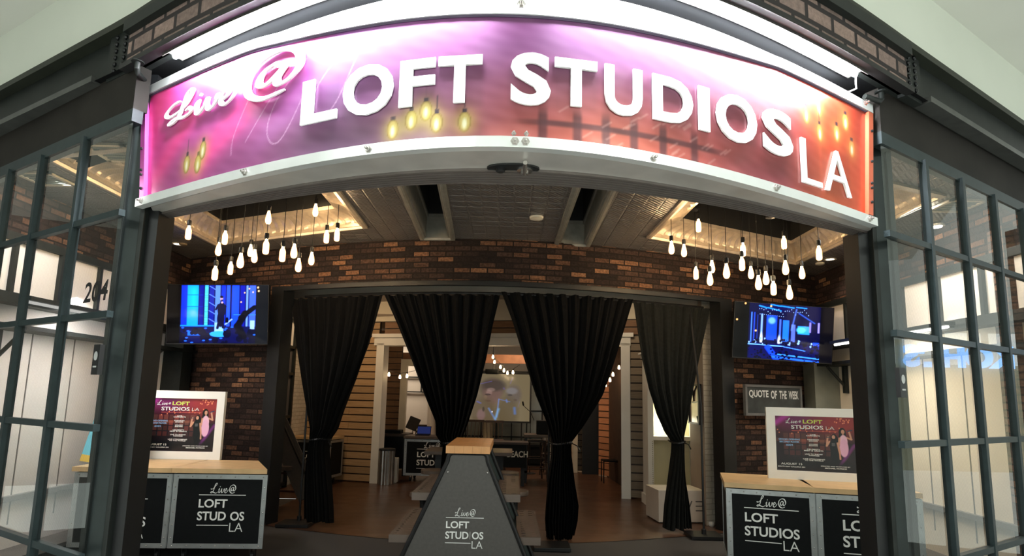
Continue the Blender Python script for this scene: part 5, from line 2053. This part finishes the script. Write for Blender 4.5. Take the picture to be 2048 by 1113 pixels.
def proj_art(X, Z):
    img = np.zeros((len(X), 3)) + C(122, 108, 82)
    img = over(img, rect(X, Z, -.1, .6, -.1, 1.1, .3) * .4, C(112, 98, 88))
    U = (X - .17) / .83
    def bl(cx, cz, rx, rz, c, k=1, r=0, s=.5):
        nonlocal img
        img = over(img, ell(U, Z, cx, cz, rx, rz, r, s) * k, C(*c))
    bl(.36, .70, .20, .20, (78, 68, 62), .8); bl(.36, .60, .165, .26, (118, 92, 84), .9)
    bl(.38, .75, .19, .12, (76, 66, 60), .9); bl(.30, .60, .05, .06, (150, 120, 112), .8); bl(.33, .66, .07, .04, (160, 132, 124), .6)
    bl(.28, .555, .05, .02, (60, 50, 48), .7); bl(.24, .50, .03, .04, (136, 112, 92), .8); bl(.28, .42, .05, .02, (84, 60, 52), .8)
    bl(.72, .56, .13, .20, (104, 92, 84), .9); bl(.69, .64, .10, .07, (130, 124, 124), .8); bl(.66, .55, .04, .02, (60, 54, 54), .7); bl(.75, .45, .03, .02, (84, 66, 60), .7)
    bl(.20, .16, .22, .34, (100, 84, 64), .8); bl(.62, .18, .18, .34, (98, 84, 62), .8)
    bl(.17, .12, .07, .12, (128, 100, 96), .9); bl(.21, .24, .02, .05, (60, 50, 44), .7)
    for p, q, w, c in (((.30, .26), (.42, .02), .022, (110, 150, 235)), ((.47, .46), (.44, .08), .016, (120, 150, 240)), ((.42, .05), (.47, .25), .030, (130, 190, 250)), ((.47, .46), (.66, .41), .010, (110, 140, 235)),
                       ((.60, .45), (.61, .40), .02, (110, 140, 240)), ((.74, .28), (.75, .16), .030, (90, 130, 230)), ((.10, .40), (.16, .37), .018, (100, 110, 220)), ((.15, .78), (.34, .84), .010, (110, 100, 180)),
                       ((.70, .92), (.66, .80), .012, (125, 110, 150)), ((.83, .42), (.80, .30), .006, (120, 110, 150)), ((.55, .70), (.56, .68), .02, (110, 90, 150))):
        img = over(img, seg(U, Z, p, q, w * .7, 1, 1.6) * .6, C(*c))
    bl(.36, .19, .012, .016, (230, 230, 250))
    return img


t = thing('projection_screen', ((sx0 + sx1) / 2, YS, sz0), 'wide projection screen showing two men in dark jackets', 'screen', rz=0)
paint('picture', 0, 0, 200, 130, proj_art, M_PROJ, t, lambda x, z: (sx0 + x * (sx1 - sx0), YS - .012, sz0 + z * (sz1 - sz0)), True)
m = MB()
for lo, hi in (((sx0 - .04, YS - .02, sz0 - .04), (sx1 + .04, YS + .02, sz0)), ((sx0 - .04, YS - .02, sz1), (sx1 + .04, YS + .02, sz1 + .04)), ((sx0 - .04, YS - .02, sz0), (sx0, YS + .02, sz1)), ((sx1, YS - .02, sz0), (sx1 + .04, YS + .02, sz1))):
    m.box(lo, hi)
m.build('frame', M_POSTIN, t)
m = MB()
for x in (sx0 + .2, sx1 - .2):
    m.box((x, YS + .02, 0.0), (x + .03, YS + .05, sz1))
m.build('stand', M_CHAR, t)
# beam with slats above the screen
m = MB(); m.box((-4.6, 13.3, 2.42), (2.0, 13.42, 2.62)); struct(m, 'trim_16', plain('rust_beam', (.30, .13, .06), .6, 0, .2, 6))
pj = aty(984, 744, 12.4)
t = thing('projector', tuple(pj), 'small black projector hanging above the screen', 'projector')
m = MB(); m.box((pj.x - .14, pj.y - .14, pj.z - .05), (pj.x + .14, pj.y + .14, pj.z + .05), None, 0, .015); m.build('body', M_LAMBLK, t)
m = MB(); m.tube([(pj.x + .03, pj.y, pj.z + .05), (pj.x + .03, pj.y, 3.15)], .014, 6); m.build('pole', M_CHAR, t)
m = MB(); m.lathe([(.03, 0), (.03, .03), (.001, .035)], (0, 0, 0), 12, Matrix.Translation((pj.x - .05, pj.y + .14, pj.z)) @ Matrix.Rotation(-math.pi / 2, 4, 'X')); m.build('lens', M_CHAR, t)


def string_light(pts, Y, ends_, label):
    P = [aty(px, py, Y) for px, py in pts]
    t = thing('string_light', tuple(P[0]), label, 'string lights')
    m = MB()
    c = [aty(*ends_[0], Y)] + [p + Vector((0, 0, .055)) for p in P] + [aty(*ends_[1], Y)]
    m.tube(c, .005, 5)
    m.build('cable', M_RUB, t)
    for p in P:
        m = MB(); m.lathe([(.002, -.06), (.022, -.05), (.030, -.025), (.020, .01), (.012, .03)], tuple(p), 10)
        b = m.build('bulb', M_BULB, t, smooth=True)
        m = MB(); m.lathe([(.014, .025), (.016, .03), (.016, .055), (.006, .06)], tuple(p), 8)
        s_ = m.build('socket', M_CHAR, None)
        s_.parent = t
        s_.location = -t.location
    return t


string_light([(778, 748), (800, 753), (814, 751)], 11.6, ((770, 742), (830, 742)), 'string of three warm bulbs seen left of the second curtain')
string_light([(986, 713), (989, 723), (1001, 733), (1008, 740), (1015, 745), (1026, 744)], 12.2, ((984, 700), (1040, 730)), 'drooping string of warm bulbs above the projection screen')
string_light([(1238, 734), (1226, 748), (1220, 759), (1211, 769)], 11.2, ((1243, 722), (1200, 782)), 'string of warm bulbs climbing beside the right white post')

# ---------------------------------------------------------------- the A-frame table
YT = 5.2
tb = thing('event_table', (-.36, YT, 0), 'tall A-frame table unit with grey logo end panel and stepped perforated benches', 'table')


def aframe(y, mat_panel, nm, full=True):
    cx_b, cx_t = -.372, -.362
    hb, ht, H = .635, .165, 1.145
    m = MB()
    poly = [(cx_b - hb, .02), (cx_b + hb, .02)]
    # rounded shoulders
    for k in range(7):
        a = math.radians(62 + (90 - 62) * 0) if False else k / 6
        poly.append((cx_t + ht - .055 * (a ** 2), H - .07 + .07 * (1 - (1 - a) ** 2)))
    for k in range(7):
        a = 1 - k / 6
        poly.append((cx_t - ht + .055 * (a ** 2), H - .07 + .07 * (1 - (1 - a) ** 2)))
    m.prism(poly, y, y + .012)
    m.build('end_panel', mat_panel, tb)
    m = MB()
    fr_ = [(x, z) for x, z in poly[2:]]
    path = [(cx_b + hb + .012, y - .004, .02)] + [(x + (.012 if x > cx_t else -.012), y - .004, z + .008) for x, z in fr_] + [(cx_b - hb - .012, y - .004, .02)]
    m.tube(path, .019, 8)
    m.build('tube_frame', M_CHAR, tb, smooth=True)


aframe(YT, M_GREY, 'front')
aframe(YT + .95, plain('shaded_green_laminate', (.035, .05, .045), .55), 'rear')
m = MB()
for x, z in ((-.535, .985), (-.185, .985)):
    m.lathe([(.011, 0), (.011, .004), (.006, .008), (.001, .009)], (0, 0, 0), 10, Matrix.Translation((x, YT, z)) @ Matrix.Rotation(math.pi / 2, 4, 'X'))
m.build('bolts', M_STEEL, tb)
m = MB()
logo(m, -.372 - .165, .33, .60, lambda x, z, d: (x - (z - .6) * .0, YT - .003 - d, z), thin_i=True)
m.build('logo', M_LOGO, tb)
m = MB()
for k in range(5):
    x0 = -.555 + k * .0778
    m.box((x0, YT - .04, 1.150), (x0 + .0768, YT + 1.0, 1.215))
m.build('table_top', M_ORWOOD, tb)
M_BENCH = plain('perforated_steel_tread', (.115, .085, .070), .5, .2, .15, 6)
for z, a, b in ((.80, .275, .475), (.44, .46, .66)):
    for s_ in (-1, 1):
        x0, x1 = sorted((-.37 + s_ * a, -.37 + s_ * b))
        m = MB()
        ya, yb = YT + .03, YT + 1.25
        bm2 = bmesh.new()
        vs = [bm2.verts.new(v) for v in ((x0, ya, z), (x1, ya, z), (x1, yb, z), (x0, yb, z))]
        ed_ = [bm2.edges.new((vs[i], vs[(i + 1) % 4])) for i in range(4)]
        for r_ in range(13):
            for c_ in range(2):
                cy, cx_ = ya + .06 + r_ * .09, x0 + .055 + c_ * .09
                hs_ = [bm2.verts.new((cx_ - .02, cy - .008, z)), bm2.verts.new((cx_ + .02, cy - .008, z)), bm2.verts.new((cx_ + .02, cy + .008, z)), bm2.verts.new((cx_ - .02, cy + .008, z))]
                ed_ += [bm2.edges.new((hs_[i], hs_[(i + 1) % 4])) for i in range(4)]
        bmesh.ops.triangle_fill(bm2, edges=ed_, use_beauty=True)
        holes = [(x0 + .055 + c_ * .09, ya + .06 + r_ * .09) for r_ in range(13) for c_ in range(2)]
        bmesh.ops.delete(bm2, geom=[f for f in bm2.faces if any(abs(f.calc_center_median().x - hx) < .019 and abs(f.calc_center_median().y - hy) < .0079 for hx, hy in holes)], context='FACES')
        bm2.verts.index_update()
        m.add([v.co.copy() for v in bm2.verts], [[v.index for v in f.verts] for f in bm2.faces])
        bm2.free()
        m.box((x0, ya - .003, z - .065), (x1, ya, z)); m.box((x0, yb, z - .065), (x1, yb + .003, z))
        m.box((x0 - .003, ya, z - .065), (x0, yb, z)); m.box((x1, ya, z - .065), (x1 + .003, yb, z))
        m.build('bench', M_BENCH, tb)

# round-seat stools and a pedestal table behind it
def stool(x, y, z, r, label, grp='round wooden stools behind the tall table'):
    t = thing('round_stool', (x, y, 0), label, 'stool', grp)
    m = MB(); m.lathe([(r * .96, z - .05), (r, z - .045), (r, z - .006), (r * .97, z)], (x, y, 0), 24); m.build('seat', M_DKW2, t, smooth=True)
    m = MB(); m.lathe([(.05, z - .05), (.035, z - .12), (.035, .12), (.06, .06), (.16, .03), (.17, .008)], (x, y, 0), 14); m.build('pedestal', M_CHAR, t, smooth=True)
    return t


M_DKW2 = plain('worn_brown_wood', (.085, .060, .045), .5, 0, .2, 7)
p = aty(868, 943, 7.7); stool(p.x, 7.7, p.z + .02, .17, 'round wooden stool just left of the tall table')
p = aty(1012, 948, 7.7); stool(p.x, 7.7, p.z + .02, .17, 'round wooden stool right of the tall table, the higher of two')
p = aty(1030, 985, 7.0); stool(p.x, 7.0, p.z + .02, .16, 'lower round wooden stool beside the step bench right of the table')
p = aty(838, 985, 7.1); stool(p.x + .05, 7.1, p.z, .16, 'low round wooden stool beside the step bench left of the table')
pt_ = aty(940, 903, 8.6)
t = thing('pedestal_table', (pt_.x, 8.6, 0), 'dark rectangular pedestal table behind the tall table', 'table')
m = MB(); m.box((pt_.x - .62, 8.25, pt_.z - .03), (pt_.x + .62, 8.95, pt_.z + .02), None, 0, .008); m.build('table_top', M_DKW2, t)
for s_ in (-1, 1):
    m = MB(); m.box((pt_.x + s_ * .42 - .07, 8.5, .04), (pt_.x + s_ * .42 + .07, 8.7, pt_.z - .03)); m.box((pt_.x + s_ * .42 - .25, 8.4, 0.008), (pt_.x + s_ * .42 + .25, 8.8, .05)); m.build('pedestal', M_CHAR, t)

# ---------------------------------------------------------------- flight-case counters in the inner room
q = atz(683, 966, 0)
counter(.78, .5, .86, .14, dict(w=.6, x=.34, z=.60), 'black logo counter behind the first curtain against pine slats', (-3.98 + .0, 11.05 - .35, 0), math.radians(-12), 0, M_MAPLE)
counter(.98, .6, .86, .12, dict(w=.58, x=.25, z=.62), 'black logo counter further back with a laptop on it', (-2.02, 11.35, 0), math.radians(-2), 0, M_DKW2)
lp = aty(826, 872, 11.6)
t = thing('laptop', (-1.72, 11.62, .862), 'small open laptop with blue screen on the rear counter', 'laptop')
m = MB(); m.box((-1.86, 11.55, .862), (-1.58, 11.75, .875)); m.build('base', M_LAMBLK, t)
m = MB()
Ml = Matrix.Translation((-1.86, 11.75, .875)) @ Matrix.Rotation(math.radians(-25), 4, 'X')
m.box((0, 0, 0), (.28, .008, .17), Ml); m.build('lid', M_LAMBLK, t)
m = MB(); m.quad(*[Ml @ Vector(v) for v in ((.01, -.002, .01), (.27, -.002, .01), (.27, -.002, .16), (.01, -.002, .16))]); m.build('display', emit('laptop_blue', (.04, .06, .25), .35), t)
# turntable desk left of it
t = thing('sound_desk', (-2.5, 12.3, 0), 'dark desk with low mixer behind the steel bin', 'desk')
m = MB(); m.box((-3.0, 12.0, .80), (-2.08, 12.6, .85)); m.build('table_top', M_DKWOOD, t)
m = MB(); m.box((-2.98, 12.05, .01), (-2.9, 12.55, .80)); m.box((-2.18, 12.05, .01), (-2.10, 12.55, .80)); m.box((-2.9, 12.5, .1), (-2.18, 12.53, .78)); m.build('frame', M_CHAR, t)
m = MB(); m.box((-2.75, 12.08, .85), (-2.25, 12.4, .92), None, 0, .01); tag(m.build('mixer', M_LAMBLK), 'flat black mixer on the dark desk', 'mixer')
# bins by the left white post
b1 = atz(771, 970, 0)
t = thing('ribbed_bin', (b1.x, b1.y, 0), 'shiny ribbed steel waste bin beside the left white post', 'bin')
m = MB()
R_ = .14
vs, fs = [], []
for z in (.01, .62):
    for k in range(48):
        a = 2 * math.pi * k / 48
        rr_ = R_ * (1 + (.05 if k % 4 < 2 else -.02))
        vs.append((b1.x + rr_ * math.cos(a), b1.y + rr_ * math.sin(a), z))
fs = [(k, (k + 1) % 48, (k + 1) % 48 + 48, k + 48) for k in range(48)] + [tuple(range(48)), tuple(range(95, 47, -1))]
m.add(vs, fs); m.build('body', M_STEEL, t)
m = MB(); m.lathe([(R_ * 1.08, .62), (R_ * 1.08, .65), (.1, .66), (.001, .662)], (b1.x, b1.y, 0), 24); m.build('lid', M_CHAR, t)
b2 = atz(786, 966, 0)
m = MB(); m.box((b2.x - .06, b2.y - .1, .006), (b2.x + .08, b2.y + .1, .46), None, 0, .015)
tag(m.build('white_bin', M_WHITE), 'narrow white bin beside the ribbed steel bin', 'bin')

# ---------------------------------------------------------------- folded stage steps leaning left of the first curtain
t = thing('folded_steps', (-3.0, 8.6, 0), 'dark folded step unit leaning behind the left black post', 'steps')
a_ = aty(552, 848, 8.7); b__ = aty(618, 1000, 8.3)
m = MB()
pa_, pb_ = Vector((a_.x, 8.75, a_.z)), Vector((b__.x, 8.3, .22))
m.bar(pa_, pb_, .30, .03, (0, -1, .3)); m.build('grey_panel', M_GREY, t)
m = MB(); m.tube([pa_ + Vector((.10, -.1, .05)), pb_ + Vector((.10, -.1, .05)), (pb_.x + .05, pb_.y, .02)], .016, 8); m.tube([(pa_.x, 8.75, pa_.z), (pa_.x - .1, 8.8, .02)], .016, 8); m.build('tube_frame', M_CHAR, t)
m = MB(); c_ = aty(568, 935, 8.5); m.box((c_.x - .22, 8.35, c_.z - .03), (c_.x + .14, 8.75, c_.z + .02)); m.build('tread', M_BENCH, t)
for z in (.50, .25):
    m = MB(); m.tube([(-3.5, 8.5, z), (-2.55, 8.42, z)], .016, 6); m.build('rail', plain('oxide_red_rail', (.07, .03, .025), .5), t)

# ---------------------------------------------------------------- right: lit white shelf unit, cube, framed glass
SX0, SX1, SY, SD, SH = 2.24, 3.02, 9.34, .36, 2.34
t = thing('white_shelf_unit', (SX0, SY, 0), 'tall white shelf unit glowing inside behind the thin curtain', 'shelf unit')
m = MB()
m.box((SX0 - .03, SY, .12), (SX0 + .06, SY + SD, SH)); m.box((SX1 - .05, SY, .12), (SX1 + .03, SY + SD, SH)); m.build('sides', M_WHITE, t)
m = MB(); m.box((SX0, SY + SD - .03, .12), (SX1, SY + SD, SH)); m.build('back_panel', plain('pale_yellow_back', (.74, .70, .48), .6, 0, .02), t)
m = MB(); m.box((SX0 - .06, SY - .03, SH), (SX1 + .05, SY + SD, SH + .06)); m.box((SX0 - .10, SY - .06, SH + .06), (SX1 + .08, SY + SD, SH + .09)); m.build('cornice', M_WHITE, t)
m = MB(); m.box((SX0 + .05, SY + .01, 1.02), (SX1 - .05, SY + SD - .03, 1.08)); m.build('shelf', M_WHITE, t)
m = MB(); m.prism([(SX0 - .06, .008), (SX0 + .08, .008), (SX0 + .12, .06), (SX1 - .12, .06), (SX1 - .08, .008), (SX1 + .04, .008), (SX1 + .04, .16), (SX0 - .06, .16)], SY - .03, SY + SD); m.build('plinth', M_WHITE, t)
m = MB(); m.box((SX0 + .1, SY - .0, .19), (SX1 - .1, SY + .02, .22)); m.build('lower_edge', M_WHITE, t)
tl = thing('shelf_lamp', (2.50, SY + .18, 1.085), 'small white shaded lamp glowing on the shelf unit', 'lamp')
m = MB(); m.lathe([(.05, .004), (.05, .015), (.012, .025), (.012, .12)], (2.50, SY + .18, 1.08), 14); m.build('base', M_WHITE, tl)
m = MB(); m.lathe([(.105, .12), (.06, .30), (.055, .30), (.10, .12)], (2.50, SY + .18, 1.08), 18); m.build('lamp_shade', emit('lit_shade', (1, .95, .75), 9), tl)
l = bpy.data.lights.new('shelf_bulb', 'POINT'); l.energy = 9; l.color = (1, .90, .55); l.shadow_soft_size = .05
o = bpy.data.objects.new('shelf_bulb', l); COL.objects.link(o); o.location = (2.66, SY + .10, 1.62)
m = MB()
for px in (1306, 1364):
    p = aty(px, 900, SY - .02)
    for k in range(22):
        m.lathe([(.001, -.010), (.006, 0), (.001, .010)], (p.x, SY + .0, 1.0 - k * .032), 6)
o = m.build('bead_chains', plain('bronze_beads', (.20, .15, .07), .4, .5), t)
o['kind'] = 'stuff'
pc = atz(1318, 1036, 0)
t = thing('love_cube', (2.04, 8.05, 0), 'white box seat lettered LOVE under the framed glass', 'box seat', rz=math.radians(6))
m = MB(); m.box((0, 0, .02), (.66, .52, .44), None, 0, .008); m.build('box', plain('chalky_white', (.56, .49, .42), .6, 0, .05, 3), t, world=False)
m = MB()
f_ = lambda x, z, d: (x, -.003 - d, z)
fit(m, 'LO', .10, .33, .16, .30, f_, -.005); fit(m, 'V', .355, .475, .16, .30, f_, -.005)
for z in (.165, .225, .285):
    m.quad(f_(.52, z, 0), f_(.62, z, 0), f_(.62, z + .014, 0), f_(.52, z + .014, 0))
m.build('lettering', plain('dark_grey_vinyl', (.08, .075, .07), .6), t, world=False)
m = MB()
for x in (.05, .61):
    for y in (.05, .47):
        m.box((x - .03, y - .03, 0), (x + .03, y + .03, .02))
m.build('feet', M_RUB, t, world=False)
m = MB(); m.lathe([(.03, 0), (.04, .02), (.038, .05), (.02, .06), (.001, .06)], (2.72, 7.96, .006), 12)
tag(m.build('white_jar', M_WHITE), 'little white cup on the floor beside the white box seat', 'cup')
# leaded glass panel hung on the pier side
P0, P1 = Vector((2.655, 7.99, 0)), Vector((2.695, 8.74, 0))
def pier(s_, z, d):
    p = P0.lerp(P1, s_)
    return Vector((p.x - d, p.y, z))
zt_, zb_ = atx(1398, 769, 2.64).z, atx(1398, 850, 2.64).z
t = thing('leaded_glass_panel', tuple(pier(.45, zt_, .02)), 'black framed leaded glass panel hanging on the white pier', 'picture')
m = MB()
def pbox(m, s0, s1, z0_, z1_, d0, d1):
    m.add([pier(s0, z0_, d0), pier(s1, z0_, d0), pier(s1, z1_, d0), pier(s0, z1_, d0), pier(s0, z0_, d1), pier(s1, z0_, d1), pier(s1, z1_, d1), pier(s0, z1_, d1)],
          [(0, 3, 2, 1), (4, 5, 6, 7), (0, 1, 5, 4), (1, 2, 6, 5), (2, 3, 7, 6), (3, 0, 4, 7)])
s0, s1 = .08, .85
pbox(m, s0, s1, zb_, zb_ + .02, .005, .05); pbox(m, s0, s1, zt_ - .02, zt_, .005, .05); pbox(m, s0, s0 + .06, zb_, zt_, .005, .05); pbox(m, s1 - .06, s1, zb_, zt_, .005, .05)
m.build('frame', M_POSTIN, t)
m = MB(); pbox(m, s0 + .05, s1 - .05, zb_ + .015, zt_ - .015, .015, .03); m.build('pink_glass', plain('dusky_pink_glass', (.42, .30, .28), .2, 0, .15, 5), t)
m = MB()
mid = (s0 + s1) / 2
m.tube([pier(s0 + .05, zt_ - .24, .035), pier(mid, zt_ - .26, .035), pier(s1 - .05, zt_ - .24, .035)], .006, 6)
m.tube([pier(mid - .2, zt_ - .03, .035), pier(mid - .05, zt_ - .10, .035), pier(mid, zt_ - .17, .035)], .012, 6)
m.tube([pier(mid + .2, zt_ - .03, .035), pier(mid + .05, zt_ - .10, .035), pier(mid, zt_ - .24, .035)], .012, 6)
m.tube([pier(s0 + .08, zb_ + .03, .035), pier(s0 + .16, zb_ + .11, .035)], .014, 6)
m.build('leading', M_CHAR, t)

# ---------------------------------------------------------------- bar stools, tables, stands at the back
def bar_stool(x, y, h, label, rz=0, back=True):
    t = thing('bar_stool', (x, y, 0), label, 'bar stool', 'dark bar stools in the rear room', rz)
    w = .19
    m = MB(); m.box((-w, -w, h - .04), (w, w, h), None, 0, .012); m.build('seat', M_DKWOOD, t, world=False)
    for sx in (-1, 1):
        for sy in (-1, 1):
            m = MB(); m.tube([(sx * (w + .03), sy * (w + .03), .006), (sx * (w - .03), sy * (w - .03), h - .04)], .017, 6); m.build('leg', M_DKWOOD, t, world=False)
    m = MB()
    for z in (.25, .45):
        k = w + .02 - z * .05
        for a, b in (((-k, -k), (k, -k)), ((k, -k), (k, k)), ((k, k), (-k, k)), ((-k, k), (-k, -k))):
            m.tube([(a[0], a[1], z), (b[0], b[1], z)], .011, 6)
    m.build('stretchers', M_DKWOOD, t, world=False)
    if back:
        m = MB()
        for k in range(5):
            x_ = -w + .03 + k * (2 * w - .06) / 4
            m.tube([(x_, w - .03, h), (x_ * 1.1, w + .03, h + .36)], .009, 6)
        m.bar((-w - .01, w + .03, h + .37), (w + .01, w + .03, h + .37), .02, .05)
        m.build('backrest', M_DKWOOD, t, world=False)
    return t


p = atz(1068, 962, 0); bar_stool(p.x, p.y, .80, 'dark wooden bar stool nearest the widest curtain', .2, False)
p = atz(1112, 950, 0); bar_stool(p.x - .1, p.y, .72, 'spindle-back bar stool half hidden by the widest curtain', 2.9)
p = aty(990, 880, 12.6); bar_stool(p.x, 12.6, .74, 'spindle-back bar stool seen right of the wooden table top', .1)
p = aty(945, 880, 12.8); bar_stool(p.x, 12.8, .74, 'spindle-back bar stool seen above the wooden table top', -.2)
pt2 = aty(1072, 888, 11.2)
t = thing('high_table', (pt2.x + .05, 11.7, 0), 'dark high table carrying a black speaker box', 'table')
m = MB(); m.box((pt2.x - .22, 11.4, .88), (pt2.x + .5, 12.0, .93), None, 0, .006); m.build('table_top', M_DKW2, t)
for x in (pt2.x - .18, pt2.x + .45):
    m = MB(); m.box((x - .02, 11.45, .006), (x + .02, 11.5, .88)); m.box((x - .02, 11.9, .006), (x + .02, 11.95, .88)); m.box((x - .02, 11.45, .2), (x + .02, 11.95, .24)); m.build('leg_frame', M_CHAR, t)
ps = aty(1088, 862, 11.3)
m = MB(); m.box((ps.x - .13, 11.55, .932), (ps.x + .15, 11.8, 1.20), None, 0, .01); tag(m.build('speaker_box', M_LAMBLK), 'black speaker box on the high table', 'speaker')
# long bar front lettered BEACH
pb = aty(1010, 905, 10.9)
t = thing('lettered_bench', (pb.x, 10.9, 0), 'low black bar with white lettering BEACH behind the stools', 'bench')
m = MB(); m.box((-1.05, 10.9, .36), (.32, 11.02, .78)); m.build('front_board', M_LAMBLK, t)
m = MB(); m.box((-1.1, 10.86, .78), (.36, 11.3, .82)); m.build('worktop', M_DKWOOD, t)
m = MB()
for x in (-.98, .26):
    m.box((x - .03, 11.03, .006), (x + .03, 11.25, .78))
m.build('legs', M_CHAR, t)
a0, a1_ = aty(1014, 915, 10.9), aty(1049, 915, 10.9)
hgt = .115
m = MB()
fit(m, 'BEACH', a0.x, a1_.x + .06, a0.z, a0.z + hgt, lambda x, z, d: (x, 10.895 - d, z), .02)
fit(m, 'YH', a0.x - .27, a0.x - .10, a0.z, a0.z + hgt, lambda x, z, d: (x, 10.895 - d, z), .02) if False else None
m.build('lettering', plain('stencil_grey', (.62, .60, .54), .7, 0, .2, 40), t)
# microphone stand, music stand
pm = aty(1047, 812, 12.9)
t = thing('microphone_stand', (pm.x + .12, 12.9, 0), 'thin boom microphone stand right of the projection screen', 'microphone stand')
m = MB(); m.tube([(pm.x + .16, 12.9, .03), (pm.x + .16, 12.9, 1.35)], .011, 6); m.lathe([(.13, .006), (.13, .02), (.02, .03)], (pm.x + .16, 12.9, 0), 16); m.build('pole', M_CHAR, t)
m = MB(); m.tube([(pm.x + .24, 12.9, 1.15), (pm.x + .16, 12.9, 1.33), (pm.x, 12.9, pm.z)], .008, 6); m.build('boom', M_CHAR, t)
m = MB(); m.tube([(pm.x, 12.9, pm.z), (pm.x - .02, 12.9, pm.z + .09)], .018, 8); m.build('microphone', M_LAMBLK, t)
pm = aty(826, 855, 13.45)
t = thing('music_stand', (pm.x, 13.45, 0), 'music stand in the bright doorway left of the second curtain', 'music stand')
m = MB(); m.tube([(pm.x, 13.45, .3), (pm.x, 13.45, pm.z)], .010, 6)
for k in range(3):
    a = k * 2.09
    m.tube([(pm.x, 13.45, .32), (pm.x + .25 * math.cos(a), 13.45 + .25 * math.sin(a), .012)], .008, 6)
m.build('tripod', M_CHAR, t)
m = MB(); Mm = Matrix.Translation((pm.x, 13.45, pm.z + .08)) @ Matrix.Rotation(math.radians(20), 4, 'Y') @ Matrix.Rotation(math.radians(-20), 4, 'X'); m.box((-.13, 0, -.15), (.13, .008, .15), Mm); m.build('desk_plate', M_CHAR, t)
pm = aty(842, 862, 13.8)
t = thing('cafe_chair', (pm.x, 13.9, 0), 'dark chair back showing in the bright doorway', 'chair')
m = MB(); m.box((pm.x - .18, 13.7, .43), (pm.x + .18, 14.06, .47)); m.build('seat', M_DKWOOD, t)
for sx in (-.16, .16):
    for y in (13.72, 14.04):
        m = MB(); m.tube([(pm.x + sx, y, .006), (pm.x + sx, y, .43)], .015, 6); m.build('leg', M_DKWOOD, t)
m = MB()
for z in (.62, .76, .90):
    m.box((pm.x - .16, 14.03, z), (pm.x + .16, 14.05, z + .05))
for sx in (-.16, .16):
    m.tube([(pm.x + sx, 14.04, .45), (pm.x + sx, 14.06, .97)], .014, 6)
m.build('backrest', M_DKWOOD, t)
pm = aty(1226, 950, 11.6)
t = thing('folding_stool', (pm.x + .02, 11.8, 0), 'small black stool in the corridor beside the right white post', 'stool')
m = MB(); m.box((pm.x - .18, 11.65, .42), (pm.x + .16, 11.98, .45)); m.build('seat', M_LAMBLK, t)
for sx in (-.17, .15):
    for y in (11.67, 11.96):
        m = MB(); m.tube([(pm.x + sx, y, .006), (pm.x + sx, y, .42)], .012, 6); m.build('leg', M_CHAR, t)
# dark bar counter under the rear windows
m = MB(); m.box((-1.6, 14.3, .06), (.95, 14.8, .46)); m.box((-1.65, 14.25, .46), (1.0, 14.85, .51)); m.box((-1.5, 14.35, .006), (.85, 14.75, .06))
tag(m.build('low_stage_counter', M_LAMBLK), 'long dark counter beneath the projection screen', 'counter')
t = thing('cream_post', (-.43, 14.45, .51), 'slim cream cylinder standing under the projection screen', 'lamp')  # plain cylinder, gives no light
pcm = aty(976, 867, 14.5)
m = MB(); m.lathe([(.12, .002), (.12, .50), (.11, .51)], (pcm.x, 14.5, .51), 18); m.build('cylinder', plain('cream_cylinder', (.62, .54, .36), .5, 0, .03), t)

# ================================================================ THE MALL BEHIND THE VIEWER (seen only as reflections)
def mirror(P):
    """reflect a point in the right-hand glass"""
    d = Vector((1, .62, 0)).normalized()
    n = Vector((d.y, -d.x, 0))
    q = Vector((2.35, 3.40, 0))
    k = (P - q).dot(n)
    return P - n * 2 * k


DV = 15.0
A_ = mirror(aty(2035, 712, DV)); B_ = mirror(aty(1812, 700, DV))
A_.z = B_.z = (A_.z + B_.z) / 2
ex = (B_ - A_).normalized()           # reading direction
wd = (B_ - A_).length
nz_ = Vector((-ex.y, ex.x, 0))
if nz_.dot(Vector((2, 3.4, 0)) - A_) < 0:
    nz_ = -nz_
zc = aty(1900, 712, DV).z
hgt = .62
def mp(s_, z, d=0):
    p = A_ + ex * s_ + nz_ * d
    return Vector((p.x, p.y, z))
m = MB()
m.quad(mp(-6, 0, -.2), mp(wd + 6, 0, -.2), mp(wd + 6, 3.4, -.2), mp(-6, 3.4, -.2))
struct(m, 'wall_mall_opposite', plain('pale_storefront', (.70, .66, .48), .6, 0, .03, 1))
sgk = thing('store_sign', tuple(mp(wd / 2, zc, 0)), 'blue shop sign across the mall reflected in the right glass', 'sign')
m = MB()
xs_ = 0
tot = text3("KOHL'S", .02)[2] * hgt
fit(m, "KOHL'S", 0, wd, zc - hgt / 2, zc + hgt / 2, lambda a, z, d: mp(a, z, -.1 + d * .5), .05, .05)
m.build('lettering', emit('lit_blue_letters', (.25, .50, 1.0), 6), sgk)
m = MB()
for k in range(5):
    m.quad(mp(-1.5 + k * 1.15, 2.75, -.12), mp(-.55 + k * 1.15, 2.75, -.12), mp(-.55 + k * 1.15, 3.6, -.12), mp(-1.5 + k * 1.15, 3.6, -.12))
t = m.build('clerestory_panels', emit('daylight_panel', (.95, 1, 1), 2.2))
t['kind'] = 'structure'
